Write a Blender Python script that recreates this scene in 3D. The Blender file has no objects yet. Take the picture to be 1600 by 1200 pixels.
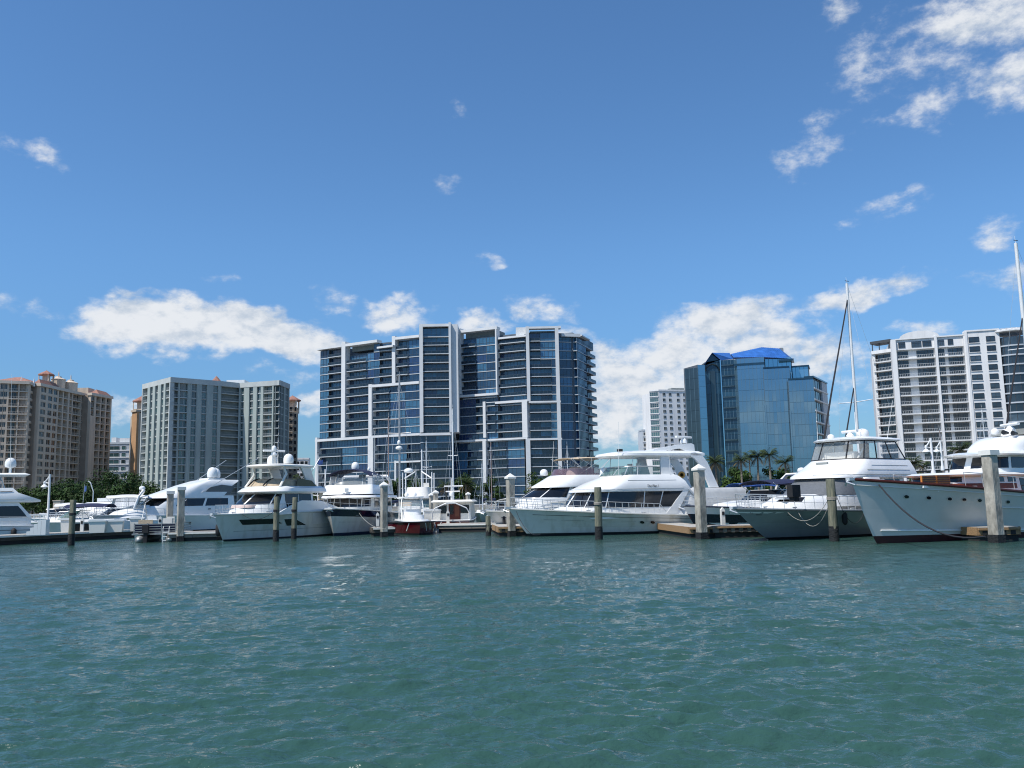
import bpy, math, random
import numpy as np
from mathutils import Matrix, Vector
random.seed(7)
R=math.radians
S=bpy.context.scene
COL=S.collection
# ------------------------------------------------------------ camera
F=1360.; CAMZ=2.2; PITCH=math.atan(183/1360.); ROLL=.02
C0=np.array([0,0,CAMZ]); _f=np.array([0,math.cos(PITCH),math.sin(PITCH)])
_u0=np.array([0,-math.sin(PITCH),math.cos(PITCH)]); _r0=np.array([1.,0,0])
_u=_u0*math.cos(ROLL)+_r0*math.sin(ROLL); _r=_r0*math.cos(ROLL)-_u0*math.sin(ROLL)
cam=bpy.data.cameras.new('camera'); cam.sensor_width=36; cam.lens=F/1600*36; cam.clip_end=20000; cam.clip_start=.1
co=bpy.data.objects.new('camera',cam); COL.objects.link(co)
co.matrix_world=Matrix(((_r[0],_u[0],-_f[0],0),(_r[1],_u[1],-_f[1],0),(_r[2],_u[2],-_f[2],CAMZ),(0,0,0,1)))
S.camera=co
def ray(px,py): return _f+_r*(px-800)/F-_u*(py-600)/F
def at_z(px,py,z=0.):
    d=ray(px,py); return C0+d*(z-CAMZ)/d[2]
def at_y(px,py,Y):
    d=ray(px,py); return C0+d*Y/d[1]
def hor(px): return 783-.02*(px-804)
# ------------------------------------------------------------ light and sky
SUN=np.array([-.80,-.60,0]); SUN/=np.linalg.norm(SUN); EL=R(57)
SUN=SUN*math.cos(EL)+np.array([0,0,math.sin(EL)])
sl=bpy.data.lights.new('sun','SUN'); sl.energy=5.0; sl.angle=R(.53); sl.color=(1,.955,.89)
so=bpy.data.objects.new('sun',sl); COL.objects.link(so)
so.rotation_euler=Vector(SUN).to_track_quat('Z','Y').to_euler()
S.view_settings.view_transform='Standard'; S.view_settings.look='None'; S.view_settings.exposure=0; S.view_settings.gamma=1
S.view_settings.use_curve_mapping=False; S.cycles.filter_width=1.1; S.cycles.use_denoising=True; S.cycles.sample_clamp_direct=3.5; S.cycles.sample_clamp_indirect=4
W=bpy.data.worlds.new('World'); S.world=W; W.use_nodes=True
def build_sky():
    nt=W.node_tree; N=nt.nodes; N.clear(); L=nt.links.new
    out=N.new('ShaderNodeOutputWorld'); bg=N.new('ShaderNodeBackground'); L(bg.outputs[0],out.inputs[0])
    bg.inputs['Strength'].default_value=.130
    sky=N.new('ShaderNodeTexSky'); sky.sky_type='NISHITA'; sky.sun_disc=False
    sky.sun_elevation=EL; sky.sun_rotation=math.atan2(SUN[0],SUN[1]); sky.air_density=1.0; sky.dust_density=.25; sky.ozone_density=2.2; sky.altitude=0
    tc=N.new('ShaderNodeTexCoord'); D=tc.outputs['Generated']
    def vm(op,a,b=None):
        n=N.new('ShaderNodeVectorMath'); n.operation=op
        for i,v in enumerate((a,b)):
            if v is None: continue
            if hasattr(v,'is_linked'): L(v,n.inputs[i])
            else: n.inputs[i].default_value=v
        return n.outputs['Value'] if op=='DOT_PRODUCT' else n.outputs[0]
    def m(op,a,b=None,c=None):
        n=N.new('ShaderNodeMath'); n.operation=op
        for i,v in enumerate((a,b,c)):
            if v is None: continue
            if hasattr(v,'is_linked'): L(v,n.inputs[i])
            else: n.inputs[i].default_value=v
        return n.outputs[0]
    def noise(vec,scale,detail,rough,w=0.):
        n=N.new('ShaderNodeTexNoise'); n.noise_dimensions='3D'
        L(vec,n.inputs['Vector']); n.inputs['Scale'].default_value=scale; n.inputs['Detail'].default_value=detail; n.inputs['Roughness'].default_value=rough
        return n
    flat=vm('MULTIPLY',D,(1,1,1.7))
    warp=noise(flat,9,4,.6); wv=vm('SUBTRACT',warp.outputs['Color'],(.5,.5,.5)); 
    sc=N.new('ShaderNodeVectorMath'); sc.operation='SCALE'; L(wv,sc.inputs[0]); sc.inputs['Scale'].default_value=.075
    Dw=vm('ADD',D,sc.outputs[0])
    # px,py,rx,ry,tilt,strength
    B=[(250,508,150,54,4,1.5),(400,512,165,40,13,1.35),(180,512,80,34,0,.8),(300,470,90,24,4,.7),(480,525,80,22,14,.6),
       (615,492,70,30,5,.85),(520,472,36,20,0,.45),(760,505,60,22,0,.8),(845,480,70,20,12,.55),(900,520,45,18,0,.6),(770,405,26,12,0,.4),
       (1130,510,110,50,-6,1.15),(1010,590,120,66,0,1.1),(1190,540,90,46,0,.95),(980,650,110,50,0,.9),(1080,560,90,50,0,1.1),(1280,560,60,40,0,.75),
       (1330,468,120,26,-14,.8),(1395,448,50,22,-8,.8),(1260,500,50,24,0,.55),(1200,600,90,50,0,.7),(1330,600,60,50,0,.35),
       (1445,520,70,16,0,.65),(1550,362,36,22,0,.65),(1530,440,40,16,0,.35),(1590,430,30,30,0,.45),(1390,320,80,14,0,.22),(1445,165,45,34,-20,.5),
       (1545,25,95,55,10,.85),(1600,100,70,50,0,.75),(1500,70,60,60,0,.42),(1385,95,70,80,10,.34),(1310,15,40,24,0,.42),(1275,205,44,34,0,.38),(1240,240,34,30,0,.28),
       (30,228,55,18,14,.5),(45,485,70,18,4,.34),(715,172,14,14,0,.34),(700,285,22,18,0,.26),(335,425,22,12,0,.32),(440,590,60,20,0,.3),(195,632,70,18,0,.6),(480,632,60,20,0,.75),(940,560,50,40,0,.8)]
    rnd=random.Random(3); items=[]
    for (px,py,rx,ry,ti,st) in B:
        c=ray(px,py); c=c/np.linalg.norm(c); items.append((c,rx/F,ry/F,ti,st))
    for k in range(26):                                   # the same scattered fair-weather cloud goes on all round the sky
        az=R(rnd.uniform(42,318)); el=R(rnd.choice([rnd.uniform(5,16),rnd.uniform(5,16),rnd.uniform(16,50)]))
        c=np.array([math.sin(az)*math.cos(el),math.cos(az)*math.cos(el),math.sin(el)])
        items.append((c,rnd.uniform(.06,.16),rnd.uniform(.025,.06),rnd.uniform(-10,10),rnd.uniform(.6,1.1)))
    acc=None; hi=None
    for (c,rx,ry,ti,st) in items:
        e=np.cross(c,[0,0,1.]); e/=np.linalg.norm(e); up=np.cross(e,c); a=R(ti)
        A=(e*math.cos(a)-up*math.sin(a))/rx; Bv=(e*math.sin(a)+up*math.cos(a))/ry
        da=vm('DOT_PRODUCT',Dw,tuple(A)); db=vm('DOT_PRODUCT',Dw,tuple(Bv))
        r2=m('MULTIPLY_ADD',da,da,m('MULTIPLY',db,db))
        f=m('MULTIPLY_ADD',r2,-st,st)
        # keep to this side of the sky
        acc=f if acc is None else m('SMOOTH_MAX',acc,f,.25)
    fb=noise(flat,26,9,.62).outputs['Fac']; fb2=noise(flat,75,6,.65).outputs['Fac']
    dens=m('ADD',acc,m('ADD',m('MULTIPLY_ADD',fb,2.0,-1.08),m('MULTIPLY_ADD',fb2,.55,-.28)))
    mr=N.new('ShaderNodeMapRange'); mr.interpolation_type='SMOOTHERSTEP'; L(dens,mr.inputs[0]); mr.inputs[1].default_value=-.12; mr.inputs[2].default_value=1.0
    sep=N.new('ShaderNodeSeparateXYZ'); L(D,sep.inputs[0])
    up=m('GREATER_THAN',sep.outputs[2],-.002)
    alpha=m('MULTIPLY',m('MULTIPLY',mr.outputs[0],up),.97)
    fu=noise(vm('ADD',flat,(-.006,0,.014)),26,7,.62).outputs['Fac']; lit=m('SUBTRACT',fb,fu)          # thinner towards the sun: lit side of a billow
    sh=noise(flat,11,5,.55).outputs['Fac']; lit=m('ADD',m('MULTIPLY',lit,1.6),m('MULTIPLY_ADD',sh,1.1,-.55))
    cr=N.new('ShaderNodeMapRange'); cr.interpolation_type='SMOOTHSTEP'; L(lit,cr.inputs[0]); cr.inputs[1].default_value=-.42; cr.inputs[2].default_value=.20
    cc=N.new('ShaderNodeMix'); cc.data_type='RGBA'; L(cr.outputs[0],cc.inputs[0]); cc.inputs[6].default_value=(4.1,4.7,5.5,1); cc.inputs[7].default_value=(6.3,6.5,6.8,1)
    tint=N.new('ShaderNodeMix'); tint.data_type='RGBA'; tint.blend_type='MULTIPLY'; tint.inputs[0].default_value=1; L(sky.outputs[0],tint.inputs[6]); tint.inputs[7].default_value=SKYTINT
    hz=N.new('ShaderNodeMapRange'); hz.interpolation_type='SMOOTHSTEP'; L(sep.outputs[2],hz.inputs[0]); hz.inputs[1].default_value=-.02; hz.inputs[2].default_value=.30      # humid air: duller low down, all round
    hc=N.new('ShaderNodeMix'); hc.data_type='RGBA'; L(hz.outputs[0],hc.inputs[0]); hc.inputs[6].default_value=(.53,.56,.63,1); hc.inputs[7].default_value=(1,1,1,1)
    t2=N.new('ShaderNodeMix'); t2.data_type='RGBA'; t2.blend_type='MULTIPLY'; t2.inputs[0].default_value=1; L(tint.outputs[2],t2.inputs[6]); L(hc.outputs[2],t2.inputs[7])
    mx=N.new('ShaderNodeMix'); mx.data_type='RGBA'; L(alpha,mx.inputs[0]); L(t2.outputs[2],mx.inputs[6]); L(cc.outputs[2],mx.inputs[7])
    L(mx.outputs[2],bg.inputs['Color'])
SKYTINT=(.645,.94,1.17,1)
build_sky()
# ------------------------------------------------------------ materials
MATS={}
def mat(name,col,rough=.5,metal=0.,spec=.5,var=.12,scale=3.,bump=0.,bscale=20.,ior=None,coat=0.,rand=None,stretch=(1,1,1),col2=None,lo=.35,hi=.65):
    if name in MATS: return MATS[name]
    m=bpy.data.materials.new(name); m.use_nodes=True; nt=m.node_tree; N=nt.nodes; L=nt.links.new
    b=N['Principled BSDF']; b.inputs['Roughness'].default_value=rough; b.inputs['Metallic'].default_value=metal
    b.inputs['Specular IOR Level'].default_value=spec; b.inputs['Coat Weight'].default_value=coat
    if ior: b.inputs['IOR'].default_value=ior
    tc=N.new('ShaderNodeTexCoord'); mp=N.new('ShaderNodeMapping'); L(tc.outputs['Object'],mp.inputs[0]); mp.inputs['Scale'].default_value=stretch
    n=N.new('ShaderNodeTexNoise'); L(mp.outputs[0],n.inputs['Vector']); n.inputs['Scale'].default_value=scale; n.inputs['Detail'].default_value=6; n.inputs['Roughness'].default_value=.6
    mr=N.new('ShaderNodeMapRange'); L(n.outputs['Fac'],mr.inputs[0]); mr.inputs[1].default_value=lo; mr.inputs[2].default_value=hi
    mx=N.new('ShaderNodeMix'); mx.data_type='RGBA'; L(mr.outputs[0],mx.inputs[0])
    c2=col2 or tuple(c*(1-var) for c in col)
    mx.inputs[6].default_value=(*c2,1); mx.inputs[7].default_value=(*[min(1,c*(1+var*.4)) for c in col],1)
    o=mx.outputs[2]
    if rand:
        oi=N.new('ShaderNodeObjectInfo'); cr=N.new('ShaderNodeValToRGB'); L(oi.outputs['Random'],cr.inputs[0])
        cr.color_ramp.interpolation='CONSTANT'
        els=cr.color_ramp.elements
        while len(els)<len(rand): els.new(.5)
        for e,(p,c) in zip(els,rand): e.position=p; e.color=(*c,1)
        m2=N.new('ShaderNodeMix'); m2.data_type='RGBA'; m2.blend_type='MULTIPLY'; m2.inputs[0].default_value=1; L(o,m2.inputs[6]); L(cr.outputs[0],m2.inputs[7]); o=m2.outputs[2]
    L(o,b.inputs['Base Color'])
    rr=N.new('ShaderNodeMapRange'); L(n.outputs['Fac'],rr.inputs[0]); rr.inputs[3].default_value=max(0,rough*.8); rr.inputs[4].default_value=min(1,rough*1.25); L(rr.outputs[0],b.inputs['Roughness'])
    if bump:
        bn=N.new('ShaderNodeTexNoise'); L(mp.outputs[0],bn.inputs['Vector']); bn.inputs['Scale'].default_value=bscale; bn.inputs['Detail'].default_value=5
        bp=N.new('ShaderNodeBump'); bp.inputs['Strength'].default_value=bump; bp.inputs['Distance'].default_value=.05; L(bn.outputs['Fac'],bp.inputs['Height']); L(bp.outputs[0],b.inputs['Normal'])
    MATS[name]=m; return m
def clear(name,col,opac,rough=.03):
    m=mat(name,col,rough,var=.1); nt=m.node_tree; N=nt.nodes; L=nt.links.new; b=N['Principled BSDF']; b.inputs['Specular IOR Level'].default_value=.8
    tr=N.new('ShaderNodeBsdfTransparent'); mx=N.new('ShaderNodeMixShader'); fr=N.new('ShaderNodeFresnel'); fr.inputs[0].default_value=1.45
    a=N.new('ShaderNodeMath'); a.operation='ADD'; a.use_clamp=True; L(fr.outputs[0],a.inputs[0]); a.inputs[1].default_value=opac
    L(a.outputs[0],mx.inputs[0]); L(tr.outputs[0],mx.inputs[1]); L(b.outputs[0],mx.inputs[2]); L(mx.outputs[0],N['Material Output'].inputs[0]); return m
hullw=mat('hull_gelcoat',(.64,.63,.58),.2,scale=1.6,coat=.3,stretch=(1.2,1.2,.22),col2=(.55,.53,.46),lo=.30,hi=.52)
white=mat('gelcoat_white',(.82,.82,.80),.22,var=.05,scale=.8,coat=.3)
white2=mat('gelcoat_cream',(.74,.72,.66),.3,var=.06,scale=.9)
offw=mat('gelcoat_worn',(.66,.66,.64),.4,var=.12,scale=1.5)
navy=mat('navy_canvas',(.012,.018,.06),.8,var=.3,scale=6,bump=.3)
navyg=mat('navy_gelcoat',(.008,.012,.035),.15,var=.1,coat=.5)
blue=mat('blue_canvas',(.02,.07,.26),.75,var=.25,scale=5,bump=.3)
black=mat('black_trim',(.012,.012,.014),.45,var=.2)
boot=mat('bottom_paint_black',(.012,.014,.018),.6,var=.4,scale=4)
bootred=mat('bottom_paint_red',(.05,.008,.010),.6,var=.4,scale=4)
boottan=mat('bottom_paint_blue',(.01,.025,.06),.6,var=.4,scale=4)
tint=mat('tinted_glass',(.010,.012,.016),.06,var=.3,scale=1.2,spec=.6)
greyglass=mat('windshield_mesh',(.13,.14,.15),.5,var=.15,scale=8)
clr=clear('clear_vinyl',(.62,.66,.66),.22,.08)
clrg=clear('green_windscreen',(.10,.20,.18),.35,.03)
smoke=clear('smoked_windscreen',(.16,.10,.12),.6,.05)
steel=mat('polished_rail',(.66,.67,.67),.38,metal=.45,var=.06)
dull=mat('pontoon_aluminium',(.33,.345,.34),.5,metal=.5,var=.2)
alu=mat('mast_white',(.74,.74,.73),.35,var=.06,scale=2)
mastbrown=mat('mast_brown',(.30,.22,.19),.45,var=.12)
rope=mat('rope',(.34,.32,.28),.9,var=.25,scale=30)
ropek=mat('rope_dark',(.02,.02,.025),.9,var=.25,scale=30)
teak=mat('varnished_teak',(.62,.24,.06),.4,spec=.3,var=.35,scale=5,stretch=(1,6,6))
mahogr=mat('mahogany_coaming',(.17,.042,.022),.45,spec=.3,var=.35,scale=4,stretch=(1,6,6))
mahog=mat('varnished_mahogany',(.085,.018,.011),.35,spec=.35,var=.35,scale=4,stretch=(1,6,6))
beige=mat('beige_canvas',(.45,.36,.25),.85,var=.2,scale=5,bump=.3)
pink=mat('sunpad_vinyl',(.60,.47,.42),.6,var=.12,scale=3)
tanc=mat('tan_canvas',(.56,.44,.30),.85,var=.2,scale=4,bump=.3)
redh=mat('red_gelcoat',(.125,.008,.014),.2,var=.2,coat=.4)
greyh=mat('grey_gelcoat',(.26,.28,.29),.2,var=.08,scale=.8,coat=.4)
orange=mat('lifering_orange',(.85,.42,.10),.6,var=.15)
rubber=mat('fender_black',(.014,.014,.016),.7,var=.3)
conc=mat('pile_concrete',(.42,.39,.33),.85,var=.5,scale=2.2,bump=.5,bscale=14,stretch=(1,1,.45))
capw=mat('pile_cap_white',(.74,.73,.68),.7,var=.1,scale=3)
pilew=mat('treated_pile_wood',(.19,.18,.125),.9,var=.45,scale=5,bump=.7,bscale=16,stretch=(2,2,.25),col2=(.085,.10,.075))
pileb=mat('pile_tide_growth',(.014,.016,.018),.85,var=.5,scale=9,bump=1.,bscale=12)
dockw=mat('dock_fascia_wood',(.36,.22,.11),.85,var=.4,scale=4,bump=.4,stretch=(.5,6,6))
dockg=mat('weathered_dock_wood',(.24,.21,.175),.9,var=.35,scale=5,bump=.4,stretch=(.5,6,6))
dockk=mat('dark_dock_timber',(.085,.072,.058),.9,var=.5,scale=5,bump=.5,stretch=(.5,6,6))
dockd=mat('dock_float_black',(.02,.02,.021),.8,var=.4,scale=4)
dockt=mat('dock_deck_grey',(.42,.40,.36),.9,var=.25,scale=3)
# ------------------------------------------------------------ mesh helpers
class MB:
    def __init__(s): s.v=[]; s.f=[]; s.m=[]
    def add(s,vs,fs,m=0):
        o=len(s.v); s.v+= [tuple(map(float,p)) for p in vs]; s.f+=[tuple(i+o for i in f) for f in fs]; s.m+=[m]*len(fs); return s
    def box(s,x0,x1,y0,y1,z0,z1,m=0):
        return s.add([(x0,y0,z0),(x1,y0,z0),(x1,y1,z0),(x0,y1,z0),(x0,y0,z1),(x1,y0,z1),(x1,y1,z1),(x0,y1,z1)],
            [(3,2,1,0),(4,5,6,7),(0,1,5,4),(1,2,6,5),(2,3,7,6),(3,0,4,7)],m)
    def prism(s,poly,y0,y1,m=0,axis='y'):
        n=len(poly)
        if axis=='y': vs=[(a,y0,b) for a,b in poly]+[(a,y1,b) for a,b in poly]
        elif axis=='z': vs=[(a,b,y0) for a,b in poly]+[(a,b,y1) for a,b in poly]
        else: vs=[(y0,a,b) for a,b in poly]+[(y1,a,b) for a,b in poly]
        return s.add(vs,[tuple(range(n)),tuple(range(2*n-1,n-1,-1))]+[(i,n+i,n+(i+1)%n,(i+1)%n) for i in range(n)],m)
    def tube(s,pts,r,n=5,m=0,r2=None,cap=True):
        P=[np.array(p,float) for p in pts]; k=len(P); rings=[]
        for i in range(k):
            t=P[min(i+1,k-1)]-P[max(i-1,0)]; t/= (np.linalg.norm(t) or 1)
            a=np.cross(t,[0,0,1.] if abs(t[2])<.9 else [1.,0,0]); a/=np.linalg.norm(a); b=np.cross(t,a)
            rr=r if r2 is None else r+(r2-r)*i/(k-1)
            rings.append([P[i]+rr*(a*math.cos(2*math.pi*j/n)+b*math.sin(2*math.pi*j/n)) for j in range(n)])
        vs=[q for g in rings for q in g]; fs=[]
        for i in range(k-1):
            for j in range(n): fs.append((i*n+j,i*n+(j+1)%n,(i+1)*n+(j+1)%n,(i+1)*n+j))
        if cap: fs+=[tuple(range(n-1,-1,-1)),tuple((k-1)*n+j for j in range(n))]
        return s.add(vs,fs,m)
    def lathe(s,prof,c=(0,0,0),n=14,m=0,axis='z'):
        vs=[]; fs=[]; k=len(prof)
        for r,z in prof:
            for j in range(n):
                a=2*math.pi*j/n; p=(r*math.cos(a),r*math.sin(a),z)
                if axis=='x': p=(z,r*math.cos(a),r*math.sin(a))
                if axis=='y': p=(r*math.sin(a),z,r*math.cos(a))
                vs.append((p[0]+c[0],p[1]+c[1],p[2]+c[2]))
        for i in range(k-1):
            for j in range(n): fs.append((i*n+j,i*n+(j+1)%n,(i+1)*n+(j+1)%n,(i+1)*n+j))
        fs+=[tuple(range(n-1,-1,-1)),tuple((k-1)*n+j for j in range(n))]
        return s.add(vs,fs,m)
    def grid(s,G,m=0):
        a=len(G); b=len(G[0]); return s.add([p for row in G for p in row],[(i*b+j,i*b+j+1,(i+1)*b+j+1,(i+1)*b+j) for i in range(a-1) for j in range(b-1)],m)
    def mesh(s,name,mats,smooth=None):
        me=bpy.data.meshes.new(name); me.from_pydata(s.v,[],s.f)
        for x in (mats if isinstance(mats,(list,tuple)) else [mats]): me.materials.append(x)
        me.polygons.foreach_set('material_index',s.m)
        if smooth:
            me.polygons.foreach_set('use_smooth',[True]*len(s.f)); me.set_sharp_from_angle(angle=R(smooth))
        me.update(); return me
    def obj(s,name,mats,parent=None,smooth=None,loc=(0,0,0),rot=(0,0,0)): return link(name,s.mesh(name,mats,smooth),parent,loc,rot)
def link(name,me,parent=None,loc=(0,0,0),rot=(0,0,0)):
    o=bpy.data.objects.new(name,me); COL.objects.link(o); o.parent=parent; o.location=loc; o.rotation_euler=rot; return o
def tag(o,label=None,cat=None,group=None,kind=None):
    if label: o['label']=label
    if cat: o['category']=cat
    if group: o['group']=group
    if kind: o['kind']=kind
    return o
def empty(name,loc,rz=0,label=None,cat=None,group=None):
    o=bpy.data.objects.new(name,None); COL.objects.link(o); o.location=loc; o.rotation_euler=(0,0,rz); return tag(o,label,cat,group)
def copy_tree(o,parent=None):
    c=o.copy(); COL.objects.link(c); c.parent=parent
    for ch in list(o.children): copy_tree(ch,c)
    return c
# ------------------------------------------------------------ water and land
def build_water():
    rng=np.random.default_rng(5)
    y=[4.5]
    while y[-1]<95: y.append(y[-1]+max(.026,min(.45,.00032*y[-1]**2)))
    y=np.array(y); 
    xs=[0.]
    while xs[-1]<62: xs.append(xs[-1]+max(.045,min(.5,.0045*xs[-1]+.04)))
    x=np.array(xs); x=np.concatenate([-x[:0:-1],x])
    yy=np.concatenate([[-400,-30,2],y,[140,300]]); xx=np.concatenate([[-1500,-200],x,[200,1500]])
    X,Y=np.meshgrid(xx,yy); Z=np.zeros_like(X)
    nW=72
    for k in range(nW):
        lam=.15*(1.55/.15)**(k/(nW-1)); a=rng.normal(R(-78),R(20+14*(1-k/nW))); d=(math.cos(a),math.sin(a))
        amp=.0068*lam**.66*(.6+.8*rng.random()); kk=2*math.pi/lam
        ph=(X*d[0]+Y*d[1])*kk+rng.random()*6.283
        cut=np.clip(1.35-np.maximum(.00032*Y**2,.03)/(lam*.42),0,1)          # fine ripple only where the sheet carries it
        Z+=amp*cut*(np.sin(ph)+.28*np.sin(2*ph+.9))
    for k in range(7):                                         # old wakes crossing the basin
        lam=2.6+.7*k; a=R(-55+rng.normal(0,9)); kk=2*math.pi/lam; Z+=.0055*np.sin((X*math.cos(a)+Y*math.sin(a))*kk+rng.random()*6.28)
    gust=.75+.25*np.sin(X*.11+Y*.07)+.2*np.sin(X*.05-Y*.13+1)
    fade=np.clip((110-Y)/20,0,1)*np.clip((64-np.abs(X))/6,0,1)*np.clip((Y-4.4)/1.5,0,1)
    Z*=gust*fade
    a,b=X.shape; V=np.stack([X,Y,Z],-1).reshape(-1,3)
    I=np.arange(a*b).reshape(a,b); Q=np.stack([I[:-1,:-1],I[:-1,1:],I[1:,1:],I[1:,:-1]],-1).reshape(-1,4)
    me=bpy.data.meshes.new('water'); me.vertices.add(len(V)); me.vertices.foreach_set('co',V.ravel())
    me.loops.add(Q.size); me.loops.foreach_set('vertex_index',Q.ravel()); me.polygons.add(len(Q)); me.polygons.foreach_set('loop_start',np.arange(0,Q.size,4)); me.polygons.foreach_set('loop_total',np.full(len(Q),4))
    me.polygons.foreach_set('use_smooth',np.ones(len(Q),bool)); me.update(calc_edges=True); me.validate()
    m=bpy.data.materials.new('bay_water'); m.use_nodes=True; nt=m.node_tree; N=nt.nodes; L=nt.links.new; bs=N['Principled BSDF']
    bs.inputs['Roughness'].default_value=.06; bs.inputs['IOR'].default_value=1.33
    tc=N.new('ShaderNodeTexCoord')
    n=N.new('ShaderNodeTexNoise'); L(tc.outputs['Object'],n.inputs['Vector']); n.inputs['Scale'].default_value=.09; n.inputs['Detail'].default_value=4
    mx=N.new('ShaderNodeMix'); mx.data_type='RGBA'; L(n.outputs['Fac'],mx.inputs[0]); mx.inputs[6].default_value=(.026,.070,.058,1); mx.inputs[7].default_value=(.036,.090,.073,1); L(mx.outputs[2],bs.inputs['Base Color'])
    mp=N.new('ShaderNodeMapping'); L(tc.outputs['Object'],mp.inputs[0]); mp.inputs['Scale'].default_value=(1,1.7,1); mp.inputs['Rotation'].default_value=(0,0,R(14))
    gp=N.new('ShaderNodeMapping'); L(tc.outputs['Object'],gp.inputs[0]); gp.inputs['Scale'].default_value=(1,.45,1); gp.inputs['Rotation'].default_value=(0,0,R(-12))
    gn=N.new('ShaderNodeTexNoise'); L(gp.outputs[0],gn.inputs['Vector']); gn.inputs['Scale'].default_value=.16; gn.inputs['Detail'].default_value=4; gn.inputs['Roughness'].default_value=.6
    gm=N.new('ShaderNodeMapRange'); L(gn.outputs['Fac'],gm.inputs[0]); gm.inputs[1].default_value=.38; gm.inputs[2].default_value=.62; gm.inputs[3].default_value=.5; gm.inputs[4].default_value=1.      # cat's-paws: ruffled and slicker patches
    def bump(scale,st,dist,prev=None):
        q=N.new('ShaderNodeTexNoise'); L(mp.outputs[0],q.inputs['Vector']); q.inputs['Scale'].default_value=scale; q.inputs['Detail'].default_value=3; q.inputs['Roughness'].default_value=.55
        bp=N.new('ShaderNodeBump'); bp.inputs['Strength'].default_value=st; L(gm.outputs[0],bp.inputs['Strength']) if scale<10 else None; bp.inputs['Distance'].default_value=dist; L(q.outputs['Fac'],bp.inputs['Height'])
        if prev: L(prev,bp.inputs['Normal'])
        return bp.outputs[0]
    L(bump(2.2,.9,.10,bump(6.,1.,.04,bump(15.,.7,.012))),bs.inputs['Normal'])
    me.materials.append(m)
    o=link('water',me); o['kind']='structure'; return o
build_water()
land_m=mat('shore_ground',(.17,.165,.15),.95,var=.4,scale=.2)
g=MB(); g.box(-3500,3500,150,9000,-2,1.1,0); tag(g.obj('ground',[land_m]),kind='structure')
g=MB(); g.box(-400,400,149.4,149.96,-2,1.25,0); tag(g.obj('seawall',[conc]),'grey concrete seawall along the shore behind the boats','seawall')
# ------------------------------------------------------------ buildings
ROW=[600]
class Fac:
    """one flat facade of a building: u runs to the right along it, z up, d outwards towards the water"""
    def __init__(s,root,A,B,row=None):
        s.root=root; row=row or ROW[0]      # facade columns were measured near the roof line, at this row of the picture
        a=at_y(A[0],row,A[1]); b=at_y(B[0],row,B[1]); s.P=np.array([a[0],a[1],0]); v=np.array([b[0]-a[0],b[1]-a[1],0]); s.L=np.linalg.norm(v); s.u=v/s.L
        s.n=np.array([s.u[1],-s.u[0],0]); s.rz=math.atan2(s.u[1],s.u[0])
    def uz(s,px,py):
        d=ray(px,py); t=((s.P-C0)@s.n)/(d@s.n); q=C0+d*t; return float((q-s.P)@s.u),float(q[2])
    def w(s,u,d,z): return s.P+s.u*u+s.n*d+np.array([0,0,z])
    def put(s,name,me,u,z,d=0.,parent=None):
        l=s.w(u,d,z)-np.array(s.root.location); return link(name,me,s.root,l,(0,0,s.rz))
    def box(s,name,m,u0,u1,z0,z1,d0,d1):
        g=MB(); g.box(0,u1-u0,-d1,-d0,0,z1-z0); return s.put(name,g.mesh(name,[m]),u0,z0)
WIN={}
def window_mesh(w,h,nc,glass,frame,fw=.09,rows=(),rec=.05,seed=0):
    k=(round(w,1),round(h,1),nc,glass.name,frame.name,fw,rows)
    if k in WIN: return WIN[k]
    w,h=round(w,1),round(h,1)
    g=MB(); g.box(0,fw,-.06,.08,0,h,1); g.box(w-fw,w,-.06,.08,0,h,1); g.box(fw,w-fw,-.06,.08,0,fw,1); g.box(fw,w-fw,-.06,.08,h-fw,h,1)
    for i in range(1,nc): x=w*i/nc; g.box(x-fw*.4,x+fw*.4,-.05,.08,fw,h-fw,1)
    for r in rows: g.box(fw,w-fw,-.04,.08,h*r-.03,h*r+.03,1)
    for i in range(nc):
        x0=w*i/nc; x1=w*(i+1)/nc; t=random.uniform(-.008,.008)
        g.add([(x0,rec+t,0.02),(x1,rec-t,0.02),(x1,rec-t,h-.02),(x0,rec+t,h-.02)],[(0,1,2,3)],0)
    WIN[k]=g.mesh('window',[glass,frame]); return WIN[k]
BAL={}
def balcony(fac,u,z,w,dep,m,rail,style='glass',d=0.,th=.28,rh=1.05):
    """slab whose top is at z, with its railing as a sub-part; its outer edge stands at distance d"""
    w=round(w,1); k=(w,dep,m.name,rail.name,style,th)
    if k not in BAL:
        a=MB(); a.box(0,w,0,dep,-th,0); r=MB()
        if style in('glass','tglass'):
            n=max(2,int(w/1.5)); r.box(0,w,.08,.11,.05,rh-.05,1); r.box(0,w,.05,.13,rh-.05,rh,0)
            for i in range(n+1): x=.03+(w-.06)*i/n; r.box(x-.03,x+.03,.04,.075,0,rh-.05,0)
        elif style=='bars':
            n=max(3,int(w/.5)); r.box(0,w,.06,.12,rh-.07,rh,0); r.box(0,w,.06,.12,.08,.13,0)
            for i in range(n+1): x=.03+(w-.06)*i/n; r.box(x-.03,x+.03,.07,.11,.13,rh-.07,0)
        else: r.box(0,w,.04,.20,0,rh,0)
        BAL[k]=(a.mesh('balcony',[m]),r.mesh('railing',[mull,rail] if style=='tglass' else ([m,rail] if style!='bars' else [rail])))
    b=fac.put('balcony',BAL[k][0],u,z,d); link('railing',BAL[k][1],b); return b
def core(root,facs,back,top,m,inset=1.6):
    pts=[(f.P[0],f.P[1]+inset) for f in facs]; e=facs[-1].w(facs[-1].L,0,0); pts.append((e[0],e[1]+inset)); pts+=[(pts[-1][0]-8,back),(pts[0][0]+4,back)]
    g=MB(); g.prism([(x-root.location[0],y-root.location[1]) for x,y in pts],-.1,top-root.location[2],0,'z'); g.obj('core_wall',[m],root)
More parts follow.
